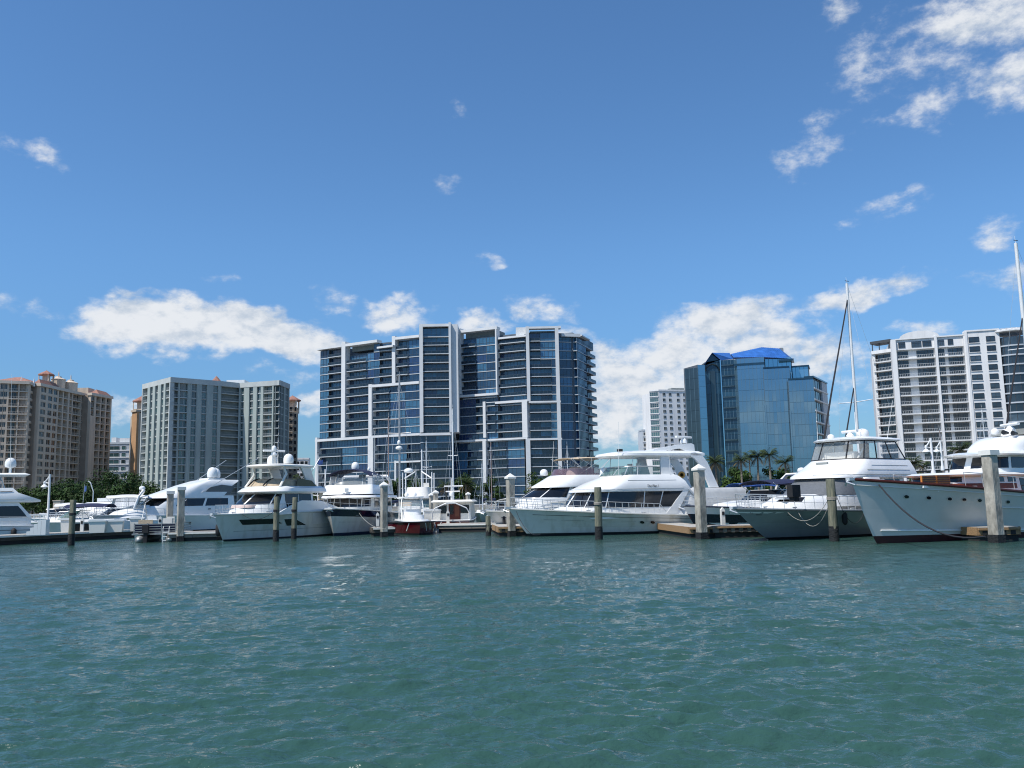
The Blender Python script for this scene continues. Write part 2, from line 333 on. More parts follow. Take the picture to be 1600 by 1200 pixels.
def bldg(name,label,cat,px,Y,group=None): 
    p=at_y(px,hor(px),Y); return empty(name,(p[0],p[1],1.1),0,label,cat,group)
def rect_body(fac,name,m,u0,u1,z0,z1,d0,dep): return fac.box(name,m,u0,u1,z0,z1,d0-dep,d0)
glassA=mat('tower_glass_blue',(.026,.066,.125),.04,var=.25,scale=.5,spec=.6,ior=1.58,rand=[(0,(1,1,1)),(.30,(.6,.66,.75)),(.5,(1.7,2.0,1.8)),(.8,(.8,.7,1.0)),(.93,(2.2,2.5,2.4))])
whitep=mat('tower_white_panel',(.66,.67,.67),.55,var=.07,scale=.3)
slabw=mat('tower_slab_edge',(.52,.56,.59),.6,var=.08,scale=.5)
railg=mat('tower_balustrade_glass',(.018,.035,.055),.10,var=.2,scale=.6,spec=.35)
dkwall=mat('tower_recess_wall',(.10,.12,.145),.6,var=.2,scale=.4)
mull=mat('tower_mullion',(.10,.13,.16),.4,var=.1)
mech=mat('roof_screen_grey',(.26,.28,.27),.8,var=.2,scale=.6)
stucco=mat('condo_white_stucco',(.70,.70,.695),.8,var=.16,scale=.5,bump=.1,stretch=(1,1,.12),lo=.25,hi=.6)
# --- the tall glass condominium in the middle
def main_tower():
    rt=bldg('glass_condominium','wide dark blue glass condominium with interlocking white frames on its face','building',715,322)
    FL=3.3
    fs=dict(A=Fac(rt,(498,347),(584,333)),B=Fac(rt,(584,333),(657,325)),E=Fac(rt,(658,321),(706,321)),C=Fac(rt,(716,328),(780,321)),G=Fac(rt,(778,322),(824,317)),H=Fac(rt,(824,317),(874,317)),I=Fac(rt,(875,319),(905,321)),J=Fac(rt,(905,321),(931,342)))
    def fl(z): return round((z-1.3)/FL)
    # facet, px0, px1, y top, y bottom, windows per floor, balcony spans (fraction from, to, y range)
    bays=[('A',500,536,545,684,2,[(.38,1.,545,684)]),('A',543,584,548,684,1,[(0,.75,548,600),(0,1.,600,684)]),('B',584,616,541,602,1,[(.3,1,541,602)]),
      ('A',498,580,686,800,3,[(0,.45,700,800)]),('B',584,657,602,676,3,[(0,.35,602,676)]),('B',620,657,531,597,2,[(0,.5,531,597)]),('B',587,657,680,800,3,[(0,.25,690,800),(.7,1,690,800)]),
      ('E',661,703,517,676,2,[(0,1,520,676)]),('E',657,706,680,800,2,[(.1,1,690,800)]),
      ('C',722,776,521,616,3,[(0,.42,521,616)]),('C',717,778,618,684,3,[(.45,.95,630,684)]),('C',700,757,690,800,3,[(.55,1,700,800)]),
      ('G',780,822,527,626,2,[(0,1,527,615)]),('G',761,818,630,684,3,[(.25,1,634,684)]),('G',762,820,690,800,3,[(0,.55,694,800)]),
      ('H',828,870,517,626,2,[(0,.4,520,560),(0,.8,560,626)]),('H',828,872,628,684,2,[(0,.75,630,684)]),('H',830,872,690,800,2,[(0,.9,690,745)]),
      ('I',877,905,523,800,1,[]),('J',905,931,528,800,1,[(.55,1.,530,780)])]
    for (fk,p0,p1,y0,y1,nw,bals) in bays:
        f=fs[fk]; ym=(y0+y1)/2; u0=f.uz(p0,ym)[0]; u1=f.uz(p1,ym)[0]; z1=f.uz((p0+p1)/2,y0)[1]; z0=max(1.3,f.uz((p0+p1)/2,y1)[1])
        k0,k1=fl(z0),fl(z1); zt=1.3+FL*k1
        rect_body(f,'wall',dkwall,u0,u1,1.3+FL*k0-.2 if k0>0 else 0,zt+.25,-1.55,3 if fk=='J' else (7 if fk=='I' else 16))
        bz=[(a,b,fl(f.uz(p0,yb)[1]),fl(f.uz(p0,ya)[1])) for a,b,ya,yb in bals]
        w=u1-u0
        for k in range(k0,k1):
            z=1.3+FL*k
            act=[(a,b) for a,b,ka,kb in bz if ka<=k<kb]
            # flush curtain wall where there is no balcony, set back behind the balconies
            cuts=sorted({0.,1.}|{c for ab in act for c in ab})
            segs=[(a,b) for a,b in zip(cuts,cuts[1:]) if b-a>.02]
            for a,b in segs:
                rec=any(x<=a+1e-6 and b<=y+1e-6 for x,y in act)
                n=max(1,round((b-a)*nw))
                for i in range(n):
                    ua=u0+w*(a+(b-a)*i/n); ww=w*(b-a)/n
                    f.put('window',window_mesh(ww,FL-.32,max(2,round(ww/1.55)),glassA,mull,.07,() if rec else (.28,)),ua,z+.02,-1.35 if rec else -.12)
            f.box('slab_edge',slabw,u0,u1,z-.24,z,-1.5,0.0)
            for a,b in act: balcony(f,u0+w*a+.06,z+.01,w*(b-a)-.12,1.55,slabw,railg,'tglass',.75,.25)
    # projecting white frames
    def beam(fk,p0,y0,p1,y1,wd,hz,lo=None):
        pass
    def post(fk,p0,p1,y0,y1,d1=1.3,name='frame_post'):
        f=fs[fk]; ym=(y0+y1)/2; u0=f.uz(p0,ym)[0]; u1=f.uz(p1,ym)[0]; pm=(p0+p1)/2
        f.box(name,whitep,u0,u1,max(.2,f.uz(pm,y1)[1]),f.uz(pm,y0)[1],-1.7,d1)
    def bar(fk,p0,p1,y,hpx,d1=1.28):
        f=fs[fk]; u0=f.uz(p0,y)[0]; u1=f.uz(p1,y)[0]; z=f.uz((p0+p1)/2,y)[1]; hh=hpx*.235
        f.box('frame_beam',whitep,u0,u1,z-hh,z,-1.72,d1)
    for a in [('A',536.5,542.5,535,684),('B',615,620,526,600),('A',579,584,601,684),('E',656,661.5,508,676),('E',702.5,706,506,676,3.),('C',717,722,514,617),('C',776.5,778.5,514,617),
        ('G',818,826,627,684),('H',822.5,827.5,511,627),('H',870.5,876,511,800),('C',757,761,628,684),('A',495.5,498.5,684,800),('A',578,586,684,800),('C',693.5,698.5,689,800),('C',757,762,688,800),
        ('H',822.5,829.5,686,800),('B',619,621.5,720,800),('B',670,672.5,720,800)]: post(*a)
    for a in [('A',536.5,592,535,4.5),('B',615,657,526,4.2),('B',580,657,599,4.2),('B',580,660,679,3.6),('E',656,706,507,4.2),('E',656,706,677,3.6),('C',717,778.5,514,4.2),('C',717,780,616,3.6),('G',778,824,526,3),
        ('H',822.5,876,511,3.2),('G',757,826,627,3.6),('H',826,876,627,2.6),('G',757,826,685,2.8),('H',824,878,685,2.8),('A',495.5,586,684,4),('C',693.5,762,688,3),('B',619,672.5,720,2.6),('I',876,905,522,5),('J',904,917,527,2.),('A',498,536,543,2.6),('A',592,617,541,3)]: bar(*a)
    f=fs['C']; f.box('link_wall',dkwall,f.uz(704,600)[0],f.uz(724,600)[0],0,f.uz(714,530)[1],-17,-1.7); f=fs['E']
    # roof plant and the pale flank of the highest frame
    f=fs['E']; u1=f.uz(706,590)[0]; f.box('side_panel',whitep,u1+.02,u1+2.5,f.uz(706,676)[1],f.uz(706,508)[1],-16,1.6)
    for fk,p0,p1,y0,y1 in [('E',663,702,513,527),('C',724,775,518,529),('H',828,869,514,525),('A',545,590,539,548),('B',622,656,530,540)]:
        f=fs[fk]; u0=f.uz(p0,y0)[0]; u1=f.uz(p1,y0)[0]; f.box('roof_screen',mech,u0,u1,f.uz(p0,y1)[1]-.3,f.uz(p0,y0)[1]-.5,-8,-2.1)
    f=fs['H']; u0=f.uz(806,515)[0]; u1=f.uz(822,515)[0]; f.box('stair_head',whitep,u0,u1,f.uz(814,527)[1],f.uz(814,510)[1],-12,-1.8)
main_tower()
# --- grey-green apartment block with paired piers
glassT=mat('block_glass_green',(.035,.075,.080),.06,var=.25,scale=.6,spec=.9,ior=1.6,rand=[(0,(1,1,1)),(.35,(1.9,1.9,1.8)),(.6,(.45,.5,.55)),(.85,(1.35,1.4,1.4))])
pierm=mat('block_pier_concrete',(.37,.42,.395),.85,var=.24,scale=.6,stretch=(1,1,.1))
parapet=mat('block_parapet',(.50,.53,.51),.8,var=.12,scale=.3)
framew=mat('pale_window_frame',(.45,.47,.46),.5,var=.1)
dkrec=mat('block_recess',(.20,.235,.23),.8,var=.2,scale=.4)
def teal_block():
    ROW[0]=612
    rt=bldg('apartment_block','grey green apartment block with paired concrete piers and flat pale parapet','building',300,352); FL=3.02
    L_=Fac(rt,(224,366),(267,347)); A=Fac(rt,(267,347),(345,361)); M=Fac(rt,(345,361),(374,368)); Bf=Fac(rt,(374,368),(436,362)); Rr=Fac(rt,(436,362),(451,374))
    top=1.1+17*FL; nf=17; core(rt,(L_,A,M,Bf,Rr),392,top,dkrec)
    for f in (L_,A,M,Bf,Rr):
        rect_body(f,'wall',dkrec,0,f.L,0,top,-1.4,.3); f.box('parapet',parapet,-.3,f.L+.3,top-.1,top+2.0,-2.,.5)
    def px(f,p,y=620): return f.uz(p,y)[0]
    def pier(f,p0,p1,d1=.3,d0=-1.4): f.box('pier',pierm,px(f,p0),px(f,p1),0,top-.1,d0,d1)
    def wins(f,p0,p1,n,d=-.2,h=FL-.55):
        u0,u1=px(f,p0),px(f,p1); w=(u1-u0)/n
        for k in range(nf):
            for i in range(n): f.put('window',window_mesh(w,h,2 if w>1.6 else 1,glassT,framew,.09,(.3,)),u0+w*i,1.1+FL*k+.28,d)
    def slabs(f,p0,p1,d0=-1.45,d1=-.05,name='slab_edge'):
        for k in range(nf+1): f.box(name,parapet if name=='slab_edge' else pierm,px(f,p0),px(f,p1),1.1+FL*k-.14,1.1+FL*k+.20,d0,d1)
    def bals(f,p0,p1,d=.3,st='bars'):
        u0,u1=px(f,p0),px(f,p1)
        for k in range(nf): balcony(f,u0,1.1+FL*k,u1-u0,1.7,parapet,steel if 0 else framew,st,d,.26,1.0)
    # left side: fins with narrow window columns between
    wl=[(224.5,232,'b'),(236,240,'w'),(244,248,'w'),(253,257,'w'),(260,265,'b')]
    for a,b,t in wl:
        if t=='w': wins(L_,a,b,1); slabs(L_,a,b)
        else: wins(L_,a,b,1,-1.3); bals(L_,a,b,.25)
    for a,b in [(232,236),(240,244),(248,253),(257,260)]: pier(L_,a,b,.5)
    L_.box('corner_post',parapet,L_.L-.5,L_.L+.3,0,top,-1.2,.5); L_.box('corner_post',parapet,-.2,.5,0,top,-1.2,.5)
    # long front
    wins(A,268,278,1,-1.3); bals(A,268,278,.4); wins(A,283,293,2,-.9); slabs(A,278,297); pier(A,278,281,0.1); pier(A,293,297,0.1)
    wins(A,299.5,307,1,-.3); slabs(A,297,307); pier(A,307,314.5,.4); wins(A,315.5,322,1,-.3); slabs(A,314.5,322.5); pier(A,322.5,332.5,.4); wins(A,333,339.5,1,-.3); slabs(A,332.5,340); pier(A,340,345,.4); pier(A,297,299,.15)
    wins(M,346,373,3,-1.35); bals(M,345.5,373.5,.3)
    pier(Bf,374,376.5,.4); wins(Bf,376.5,382,1,-.3); slabs(Bf,376.5,382); pier(Bf,382,390,.4); wins(Bf,390,396,1,-.3); slabs(Bf,390,396); pier(Bf,396,402,.4); wins(Bf,402,408,1,-.3); slabs(Bf,402,408); pier(Bf,408,412,.4)
    wins(Bf,413,426,2,-1.35); bals(Bf,412.5,426,.35); pier(Bf,426,428,.4); wins(Bf,428,435,1,-.8); slabs(Bf,428,435.5)
    wins(Rr,437,443,1,-.3); wins(Rr,445,450,1,-.3); slabs(Rr,436,451); pier(Rr,443,445,.3); pier(Rr,450,451,.3)
    def roofbox(p0,p1,y0,Y,m,name):
        a=at_y(p0,y0,Y); b=at_y(p1,y0,Y); g=MB(); g.box(a[0],b[0],Y,Y+7,top+1,a[2]); o=g.obj(name,[m],rt); o.location=-Vector(rt.location)
    roofbox(354,382,594,372,white,'plant_room'); roofbox(340,353,597.5,374,beige,'plant_room'); roofbox(310,322,600,366,black,'roof_vent')
    g=MB(); a=at_y(338,596,374); g.lathe([(2.2,0),(0.1,2.4)],(0,0,0),8); g.obj('cupola_roof',[mat('clay_tile',(.34,.17,.125),.85,var=.3,scale=1.2,bump=.4)],rt,None,(a[0]-rt.location[0],a[1]-rt.location[1],a[2]-rt.location[2]))
teal_block()
clay=MATS['clay_tile']
# --- tan condominium with clay tile roofs
tanw=mat('tan_stucco',(.62,.51,.40),.9,var=.2,scale=.5,stretch=(1,1,.15))
tanl=mat('tan_trim',(.64,.55,.45),.85,var=.1,scale=.3)
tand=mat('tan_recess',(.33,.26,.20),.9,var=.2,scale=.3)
glassN=mat('condo_glass_dark',(.018,.024,.030),.08,var=.3,scale=.6,spec=.7,rand=[(0,(1,1,1)),(.5,(2.2,2.2,2.1)),(.8,(.6,.6,.7))])
def hip(root,name,x0,x1,y0,y1,z0,h,ov=.8,m=None):
    g=MB(); x0-=ov;x1+=ov;y0-=ov;y1+=ov; i=min(x1-x0,y1-y0)/2*.98; ym=(y0+y1)/2
    if x1-x0>y1-y0: r=[(x0+i,ym),(x1-i,ym)]
    else: xm=(x0+x1)/2; r=[(xm,y0+i),(xm,y1-i)]
    g.add([(x0,y0,z0),(x1,y0,z0),(x1,y1,z0),(x0,y1,z0),(r[0][0],r[0][1],z0+h),(r[1][0],r[1][1],z0+h)],
      [(0,1,5,4),(2,3,4,5),(1,2,5),(3,0,4)] if x1-x0>y1-y0 else [(0,1,4),(1,2,5,4),(2,3,5),(3,0,4,5)],0)
    g.add([(x0,y0,z0-.35),(x1,y0,z0-.35),(x1,y1,z0-.35),(x0,y1,z0-.35),(x0,y0,z0-.01),(x1,y0,z0-.01),(x1,y1,z0-.01),(x0,y1,z0-.01)],[(3,2,1,0),(0,1,5,4),(1,2,6,5),(2,3,7,6),(3,0,4,7)],1)
    o=g.obj(name,[m or clay,tanl],root); o.location=-Vector(root.location); return o
def cupola(root,px,ybase,ytop,Y,m=None,r=2.0):
    a=at_y(px,ybase,Y); b=at_y(px,ytop,Y); h=b[2]-a[2]; g=MB()
    g.box(-r,r,-r,r,-2,.4)
    for sx in (-1,1):
        for sy in (-1,1): g.box(sx*r*.95-.3*(sx>0)*2*.5-.15,sx*r*.95+.15,sy*r*.95-.15,sy*r*.95+.15,.4,h*.55)
    g.box(-r*.5,r*.5,-r*.5,r*.5,.4,h*.55)
    t=[(a[0]-root.location[0]),(a[1]-root.location[1]),(a[2]-root.location[2])]
    g.obj('cupola',[m or tanw],root,None,t)
    q=MB(); q.lathe([(r*1.55,h*.55),(r*1.5,h*.62),(.12,h*.95),(.05,h)],n=8); q.obj('cupola_roof',[clay],root,None,t)
def tan_condo():
    ROW[0]=612
    rt=bldg('tan_condominium','tan stucco condominium tower with red tiled hip roofs and a small cupola','building',60,356); FL=3.08; nf=17; top=1.1+FL*nf
    A=Fac(rt,(-40,343),(45,351)); Sd=Fac(rt,(45,351),(61,364)); Mf=Fac(rt,(61,356),(137,394)); Q=Fac(rt,(137,394),(142,402)); T=Fac(rt,(142,389),(175,404))
    def px(f,p,y=620): return f.uz(p,y)[0]
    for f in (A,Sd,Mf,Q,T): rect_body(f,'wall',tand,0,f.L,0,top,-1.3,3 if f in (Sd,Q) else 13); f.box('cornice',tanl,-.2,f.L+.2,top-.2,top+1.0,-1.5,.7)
    def wall(f,p0,p1,d1=0.): f.box('wall_panel',tanw,px(f,p0),px(f,p1),0,top-.2,-1.3,d1)
    def spandrel(f,p0,p1,d1=-.02,h=.95):
        for k in range(nf): f.box('spandrel',tanw,px(f,p0),px(f,p1),1.1+FL*k-.35,1.1+FL*k+h-.35,-1.3,d1)
    def win(f,p0,p1,n=1,d=-.25,k0=0,nc=2):
        u0,u1=px(f,p0),px(f,p1); w=(u1-u0)/n
        for k in range(k0,nf):
            for i in range(n): f.put('window',window_mesh(w,FL-1.0,nc,glassN,tanl,.10),u0+w*i,1.1+FL*k+.62,d)
    def bal(f,p0,p1,n=1,d=.15):
        u0,u1=px(f,p0),px(f,p1)
        for k in range(nf):
            w=(u1-u0)/n
            for i in range(n): f.put('window',window_mesh(w,FL-.6,2,glassN,tanl,.08),u0+w*i,1.1+FL*k+.2,-1.25)
            balcony(f,u0,1.1+FL*k,u1-u0,1.4,tanl,tanl,'bars',d,.3,.95)
    wall(A,-40,0); 
    for a,b in [(0,5),(5.5,11)]: win(A,a,b); spandrel(A,a,b)
    wall(A,11,13.5); bal(A,13.5,28); wall(A,28,30); bal(A,30,43.5); wall(A,43.5,45)
    wall(Sd,45,47.5); win(Sd,48,52); win(Sd,53.5,58); spandrel(Sd,47.5,58.5); wall(Sd,58.5,61); wall(Sd,52,53.5,-.04)
    wall(Mf,61.5,64); win(Mf,64,68); win(Mf,68,72); spandrel(Mf,64,72); wall(Mf,72,75.5); win(Mf,75.5,82); spandrel(Mf,75.5,82); wall(Mf,82,84); win(Mf,84,90); spandrel(Mf,84,90); wall(Mf,90,92)
    bal(Mf,92,98); wall(Mf,98,100); bal(Mf,100,106); wall(Mf,106,108.5,.2); bal(Mf,108.5,113); wall(Mf,113,114.5); bal(Mf,114.5,126.5,2); wall(Mf,126.5,128); bal(Mf,128,134.5); wall(Mf,134.5,137)
    wall(T,142,143); win(T,143.5,148,k0=14); wall(T,148,151); T.box('wall_panel',tanw,px(T,143),px(T,148),0,1.1+FL*14,-1.3,-.03); bal(T,151,157.5); wall(T,157.5,159); bal(T,159,165); wall(T,165,167); bal(T,167,173); wall(T,173,175)
    def wx(p,Y): return at_y(p,612,Y)[0]
    hip(rt,'roof',wx(-30,350),wx(44,352),352,368,top+1.0,3.2); hip(rt,'roof',wx(48,358),wx(80,370),361,376,top+1.0,2.6); hip(rt,'roof',wx(140,395),wx(160,400),396,409,top+1.0,2.6)
    cupola(rt,72,597,578,372,r=2.2)
    for p,y0,y1,Y in [(91,601,580,380),(110,607,585,385)]:
        a=at_y(p,y0,Y); b=at_y(p,y1,Y); h=b[2]-a[2]; g=MB(); g.lathe([(2.9,-3),(2.9,h*.35),(3.2,h*.38),(1.4,h*.5),(1.2,h*.6),(.25,h*.63),(.2,h*.85),(.03,h)],n=10); g.obj('roof_spire',[tanw],rt,None,(a[0]-rt.location[0],a[1]-rt.location[1],a[2]-rt.location[2]))
    for p0,p1,y0,Y in [(99,104,602,390),(121,138,606,398),(84,97,598,384)]:
        a=at_y(p0,y0,Y); b=at_y(p1,y0,Y); g=MB(); g.box(a[0],b[0],Y,Y+6,top,a[2]); g.obj('roof_plant',[tanw],rt).location=-Vector(rt.location)
    for p,y1 in [(33,584),(53,586)]:
        a=at_y(p,600,354); b=at_y(p,y1,354); g=MB(); g.lathe([(.5,0),(.35,(b[2]-a[2])*.5),(.04,b[2]-a[2])],n=6); g.obj('finial',[alu],rt,None,(a[0]-rt.location[0],a[1]-rt.location[1],a[2]-rt.location[2]-1))
tan_condo()
# --- towers seen in the gaps
ochre=mat('ochre_stucco',(.46,.27,.14),.9,var=.14,scale=.25); sand=mat('sand_stucco',(.48,.40,.31),.9,var=.1,scale=.25)
ROW[0]=645
def gap_tower(name,label,p0,p1,psplit,ytop,Y,pcup,ycb,yct):
    rt=bldg(name,label,'building',(p0+p1)/2,Y); f=Fac(rt,(p0,Y+3),(psplit,Y)); f2=Fac(rt,(psplit,Y),(p1,Y+2)); t=f.uz(p0,ytop)[1]
    rect_body(f,'wall',ochre,0,f.L,0,t,0,1.5); rect_body(f2,'wall',sand,0,f2.L,0,t-.6,-.3,20); f.box('cornice',sand,-.4,f.L+.2,t-.1,t+.8,-6,.5)
    cupola(rt,pcup,ycb,yct,Y+8,r=2.6)
    return rt,f,f2,t
rt_,f_,f2_,t_=gap_tower('ochre_tower','narrow ochre and sand coloured tower squeezed between tan condominium and green block',206.5,228,214,644,400,220,641,618)
rt_,f_,f2_,t_=gap_tower('ochre_tower','brown tower with balconies and cupola peeking out right of the green block',441,466,450,640,400,457,639,617)
for k in range(15):
    z=1.1+3.1*k+1
    f2_.put('window',window_mesh(f2_.L*.34,2.0,1,glassN,tanl,.1),f2_.L*.12,z,.12); f2_.put('window',window_mesh(f2_.L*.28,2.0,1,glassN,tanl,.1),f2_.L*.58,z,.12); balcony(f2_,f2_.L*.08,z-.2,f2_.L*.42,1.0,tanl,tanl,'bars',1.0,.3,.9)
def small_block(name,label,p0,p1,ytop,Y,m,FL,cols,band=False,gl=None,split=None,roof=()):
    rt=bldg(name,label,'building',(p0+p1)/2,Y); f=Fac(rt,(p0,Y),(p1,Y+1)); t=f.uz(p0,ytop)[1]; rect_body(f,'wall',m,0,f.L,0,t,0,10); n=int((t-1.5)/FL)
    for k in range(n):
        z=t-FL*(k+1)+.5
        for a,b in cols: f.put('window',window_mesh(f.L*(b-a),FL*.55,max(1,int(f.L*(b-a)/2.2)),gl or glassN,m if not band else framew,.1),f.L*a,z,.12)
        if band: f.box('slab_edge',stucco,f.L*.02,f.L*.98,z-.55,z-.12,-.1,.35)
    f.box('parapet',m,-.2,f.L+.2,t-.05,t+.9,-8,.25)
    for a,b,h in roof: f.box('plant_room',stucco,f.L*a,f.L*b,t+.9,t+h,-9,-1.5)
    return f
paleb=mat('pale_blue_panel',(.46,.50,.54),.7,var=.1,scale=.3)
small_block('banded_office','pale office with blue window bands in the gap right of tan condominium','170 206'.split() and 170.5,207,694,430,paleb,3.4,[(.04,.50),(.60,.78)],True,glassT,roof=((.1,.3,3.4),(.45,.9,3.0)))
small_block('small_apartment_block','small white block far off in the gap left of the glass condominium',462,483,718,470,stucco,3.2,[(.06,.32),(.38,.66),(.72,.94)])
small_block('small_apartment_block','little grey block with balconies just left of the white office',1002.5,1018,673,560,paleb,3.6,[(.1,.5),(.56,.8)],True)
# --- white office with square windows
def white_office():
    ROW[0]=615
    rt=bldg('white_office','white office block with small square windows behind the mirrored tower','building',1045,540); f=Fac(rt,(1029,540),(1090,548)); t=f.uz(1040,611)[1]; FL=3.58
    rect_body(f,'wall',stucco,0,f.L,0,t,0,24); f.box('parapet',stucco,-.1,f.L,t,t+.9,-3,.35)
    g=Fac(rt,(1014.5,543),(1029,540)); rect_body(g,'wall',paleb,0,g.L,0,t,-.1,20); g.box('parapet',stucco,0,g.L,t,t+.8,-3,.3)
    for k in range(22):
        z=t-FL*(k+1)+.6
        if z<2: break
        for p in (1037.5,1047,1059.5,1069.5): f.put('window',window_mesh(2.0,1.9,2,glassN,framew,.1),f.uz(p-2.4,620)[0],z,.12)
        g.put('window',window_mesh(g.L*.9,FL*.72,4,glassT,framew,.16,(.5,)),g.L*.05,z-.2,.12); g.box('slab_edge',stucco,0,g.L,z-.62,z-.25,-.2,.35)
    a=f.uz(1050,606)[0]; f.box('roof_plant',mech,a,a+9,t+.9,t+2.2,-6,-1)
white_office()
# --- mirrored blue office
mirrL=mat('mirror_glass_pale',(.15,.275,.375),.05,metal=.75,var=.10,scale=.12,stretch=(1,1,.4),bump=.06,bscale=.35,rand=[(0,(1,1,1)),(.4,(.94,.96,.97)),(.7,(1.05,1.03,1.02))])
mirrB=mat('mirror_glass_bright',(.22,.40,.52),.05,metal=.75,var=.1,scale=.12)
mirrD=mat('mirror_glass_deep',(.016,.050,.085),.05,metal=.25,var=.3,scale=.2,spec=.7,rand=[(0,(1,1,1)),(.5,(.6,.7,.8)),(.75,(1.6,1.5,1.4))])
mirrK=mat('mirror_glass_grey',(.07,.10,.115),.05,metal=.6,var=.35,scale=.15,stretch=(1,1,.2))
bluer=mat('blue_metal_roof',(.035,.15,.47),.45,metal=.1,var=.25,scale=.5)
bmull=mat('curtain_wall_joint',(.09,.16,.21),.4,var=.1)
def mirror_office():
    ROW[0]=568
    rt=bldg('mirrored_office','stepped mirrored blue office with a bright blue pitched metal roof','building',1180,300); Y=300; FL=3.75
    def facet(a,b,ytop,m,d=10,nc=4,name='glass_panel',yb=None):
        f=Fac(rt,a,b); t=f.uz((a[0]+b[0])/2,ytop)[1]; rect_body(f,'wall',dkwall,0,f.L,0,t,-.25,d); n=max(1,int((t-1)/FL)); 
        for k in range(n):
            z1=t-.1-FL*k; z0=max(.3,z1-FL+.06)
            g=MB(); w=f.L/nc
            for i in range(nc):
                e=random.uniform(-.006,.006); g.add([(w*i+.03,e,0),(w*(i+1)-.03,-e,0),(w*(i+1)-.03,-e,z1-z0),(w*i+.03,e,z1-z0)],[(0,1,2,3)])
            f.put(name,g.mesh(name,[m]),0,z0,0)
        g=MB()
        for i in range(nc+1): g.box(w*i-.05,w*i+.05,-.02,.2,0,t)
        f.put('mullion',g.mesh('mullion',[bmull]),0,0,0)
        return f,t
    facet((1069.5,303),(1090,300),575,mirrK,9,3); facet((1090,300),(1101,301),570,mirrB,9,1)
    f,t=facet((1101,304),(1126,304),566,mirrD,9,4)
    # gable and arch over the recess
    gz=f.uz(1113,552)[1]; g=MB(); g.prism([(0,t),(f.L,t),(f.L,f.uz(1126,562)[1]),(f.L*.48,gz),(0,f.uz(1101,571)[1])],-.0,.4); f.put('gable',g.mesh('gable',[mirrD]),0,0,.1)
    g=MB(); c=f.L*.46; zz=t-3.2; g.tube([(c-2.4*math.cos(a),-.25,zz+2.4*math.sin(a)) for a in np.linspace(0,math.pi,13)],.22,4); g.box(c-.8,c+.8,-.22,.0,6,zz); f.put('arch_trim',g.mesh('arch_trim',[mirrK]),0,0,.1)
    f,t=facet((1126,303),(1147,301),562,mirrD,9,4)
    for k in range(13): f.box('slab_edge',mirrK,.3,f.L-.2,t-2.2-FL*k,t-1.7-FL*k,-.2,.5)
    f.box('corner_post',mirrB,-.2,.15,0,t,-.3,.4)
    facet((1147,301),(1151,299.5),561,mirrB,8,1)
    f1,t1=facet((1151,299.5),(1194,297),559,mirrL,14,7)
    f1.box('dark_band',mirrD,-1,f1.L,t1-2.6,t1-1.8,-.2,.12)
    f2,t2=facet((1192,294),(1233,292),575,mirrL,16,7); f2.box('corner_post',mirrL,-.18,.18,0,t2-12,-.5,.35)
    f3,t3=facet((1230,289),(1269,287),593,mirrL,20,7); f3.box('corner_post',mirrL,-.18,.18,0,t3-10,-.5,.35)
    # upper storey over the step, terraces and the stepped right flank
    f4,t4=facet((1194,300),(1236,297),559,mirrB,9,6); f4.box('terrace_roof',mirrD,f4.L*.55,f4.L+1,t4-1.6,t4-.9,-4,2.0)
    f5,t5=facet((1236,299),(1262,297),573,clrM if False else mirrB,8,4); f5.box('terrace_roof',mirrD,0,f5.L+.4,t5-.1,t5+.4,-8,.5)
    f2.box('parapet',mirrD,0,f2.L,t2,t2+.5,-5,.15); f3.box('parapet',mirrD,0,f3.L,t3,t3+.5,-9,.15)
    f6=Fac(rt,(1269,287),(1290,306)); t6=f6.uz(1280,594)[1]; rect_body(f6,'wall',stucco,0,f6.L,0,t6,-1.2,2.2); f6.box('parapet',mirrD,0,f6.L,t6,t6+.5,-3,.2)
    for k in range(13):
        z=t6-FL*(k+1)+.2
        if z<0: break
        f6.put('window',window_mesh(f6.L*.5,FL-.7,3,mirrK,bmull,.1),f6.L*.08,z+.3,-.6); f6.box('slab_edge',stucco,0,f6.L,z-.25,z+.15,-1.2,.2); f6.box('side_pier',paleb,f6.L*.62,f6.L,z+.15,z+FL-.25,-1.2,-.1)
    # pitched blue roof: gable wing, then the long hip
    def P(px,py,Yy): return tuple(at_y(px,py,Yy))
    g=MB()
    A0=P(1099,570.5,303);A1=P(1112.5,551,303);A2=P(1127,563,303);B0=P(1110,566,318);B1=P(1140,551.5,318)
    g.add([A0,A1,B1,B0],[(0,1,2,3)]); g.add([A1,A2,P(1146,561,302),B1],[(0,1,2,3)])
    C=[P(1146,561,301),P(1146,558.5,300.5),P(1195,558,297.5),P(1232,560,297),P(1190,542.5,307),P(1218,544.5,307),P(1142,553,312),P(1240,562,316),P(1140,561,320)]
    g.add(C,[(1,2,4,6),(2,3,5,4),(3,7,5),(8,6,4),(8,4,5,7)])
    o=g.obj('roof',[bluer],rt); o.location=-Vector(rt.location)
    g=MB()
    for i in range(1,22):
        a=np.array(P(1147+4.0*min(i,12)*1.0,558.4,300.3)); 
    for i in range(1,14):
        t_=i/14; b0=np.array(C[1])*(1-t_)+np.array(C[2])*t_; b1=np.array(C[6])*(1-t_)+np.array(C[4])*t_; g.tube([b0+[0,0,.05],b1+[0,0,.05]],.07,4)
    for i in range(1,10):
        t_=i/10; b0=np.array(C[2])*(1-t_)+np.array(C[3])*t_; b1=np.array(C[4])*(1-t_)+np.array(C[5])*t_; g.tube([b0+[0,0,.05],b1+[0,0,.05]],.07,4)
    o=g.obj('roof_seam',[bluer],rt); o.location=-Vector(rt.location)
    a=P(1219,552,312); b=P(1224,543.5,312); g=MB(); g.box(a[0],b[0],312,313.5,a[2]-2,b[2]); o=g.obj('chimney',[mech],rt); o.location=-Vector(rt.location)
mirror_office()
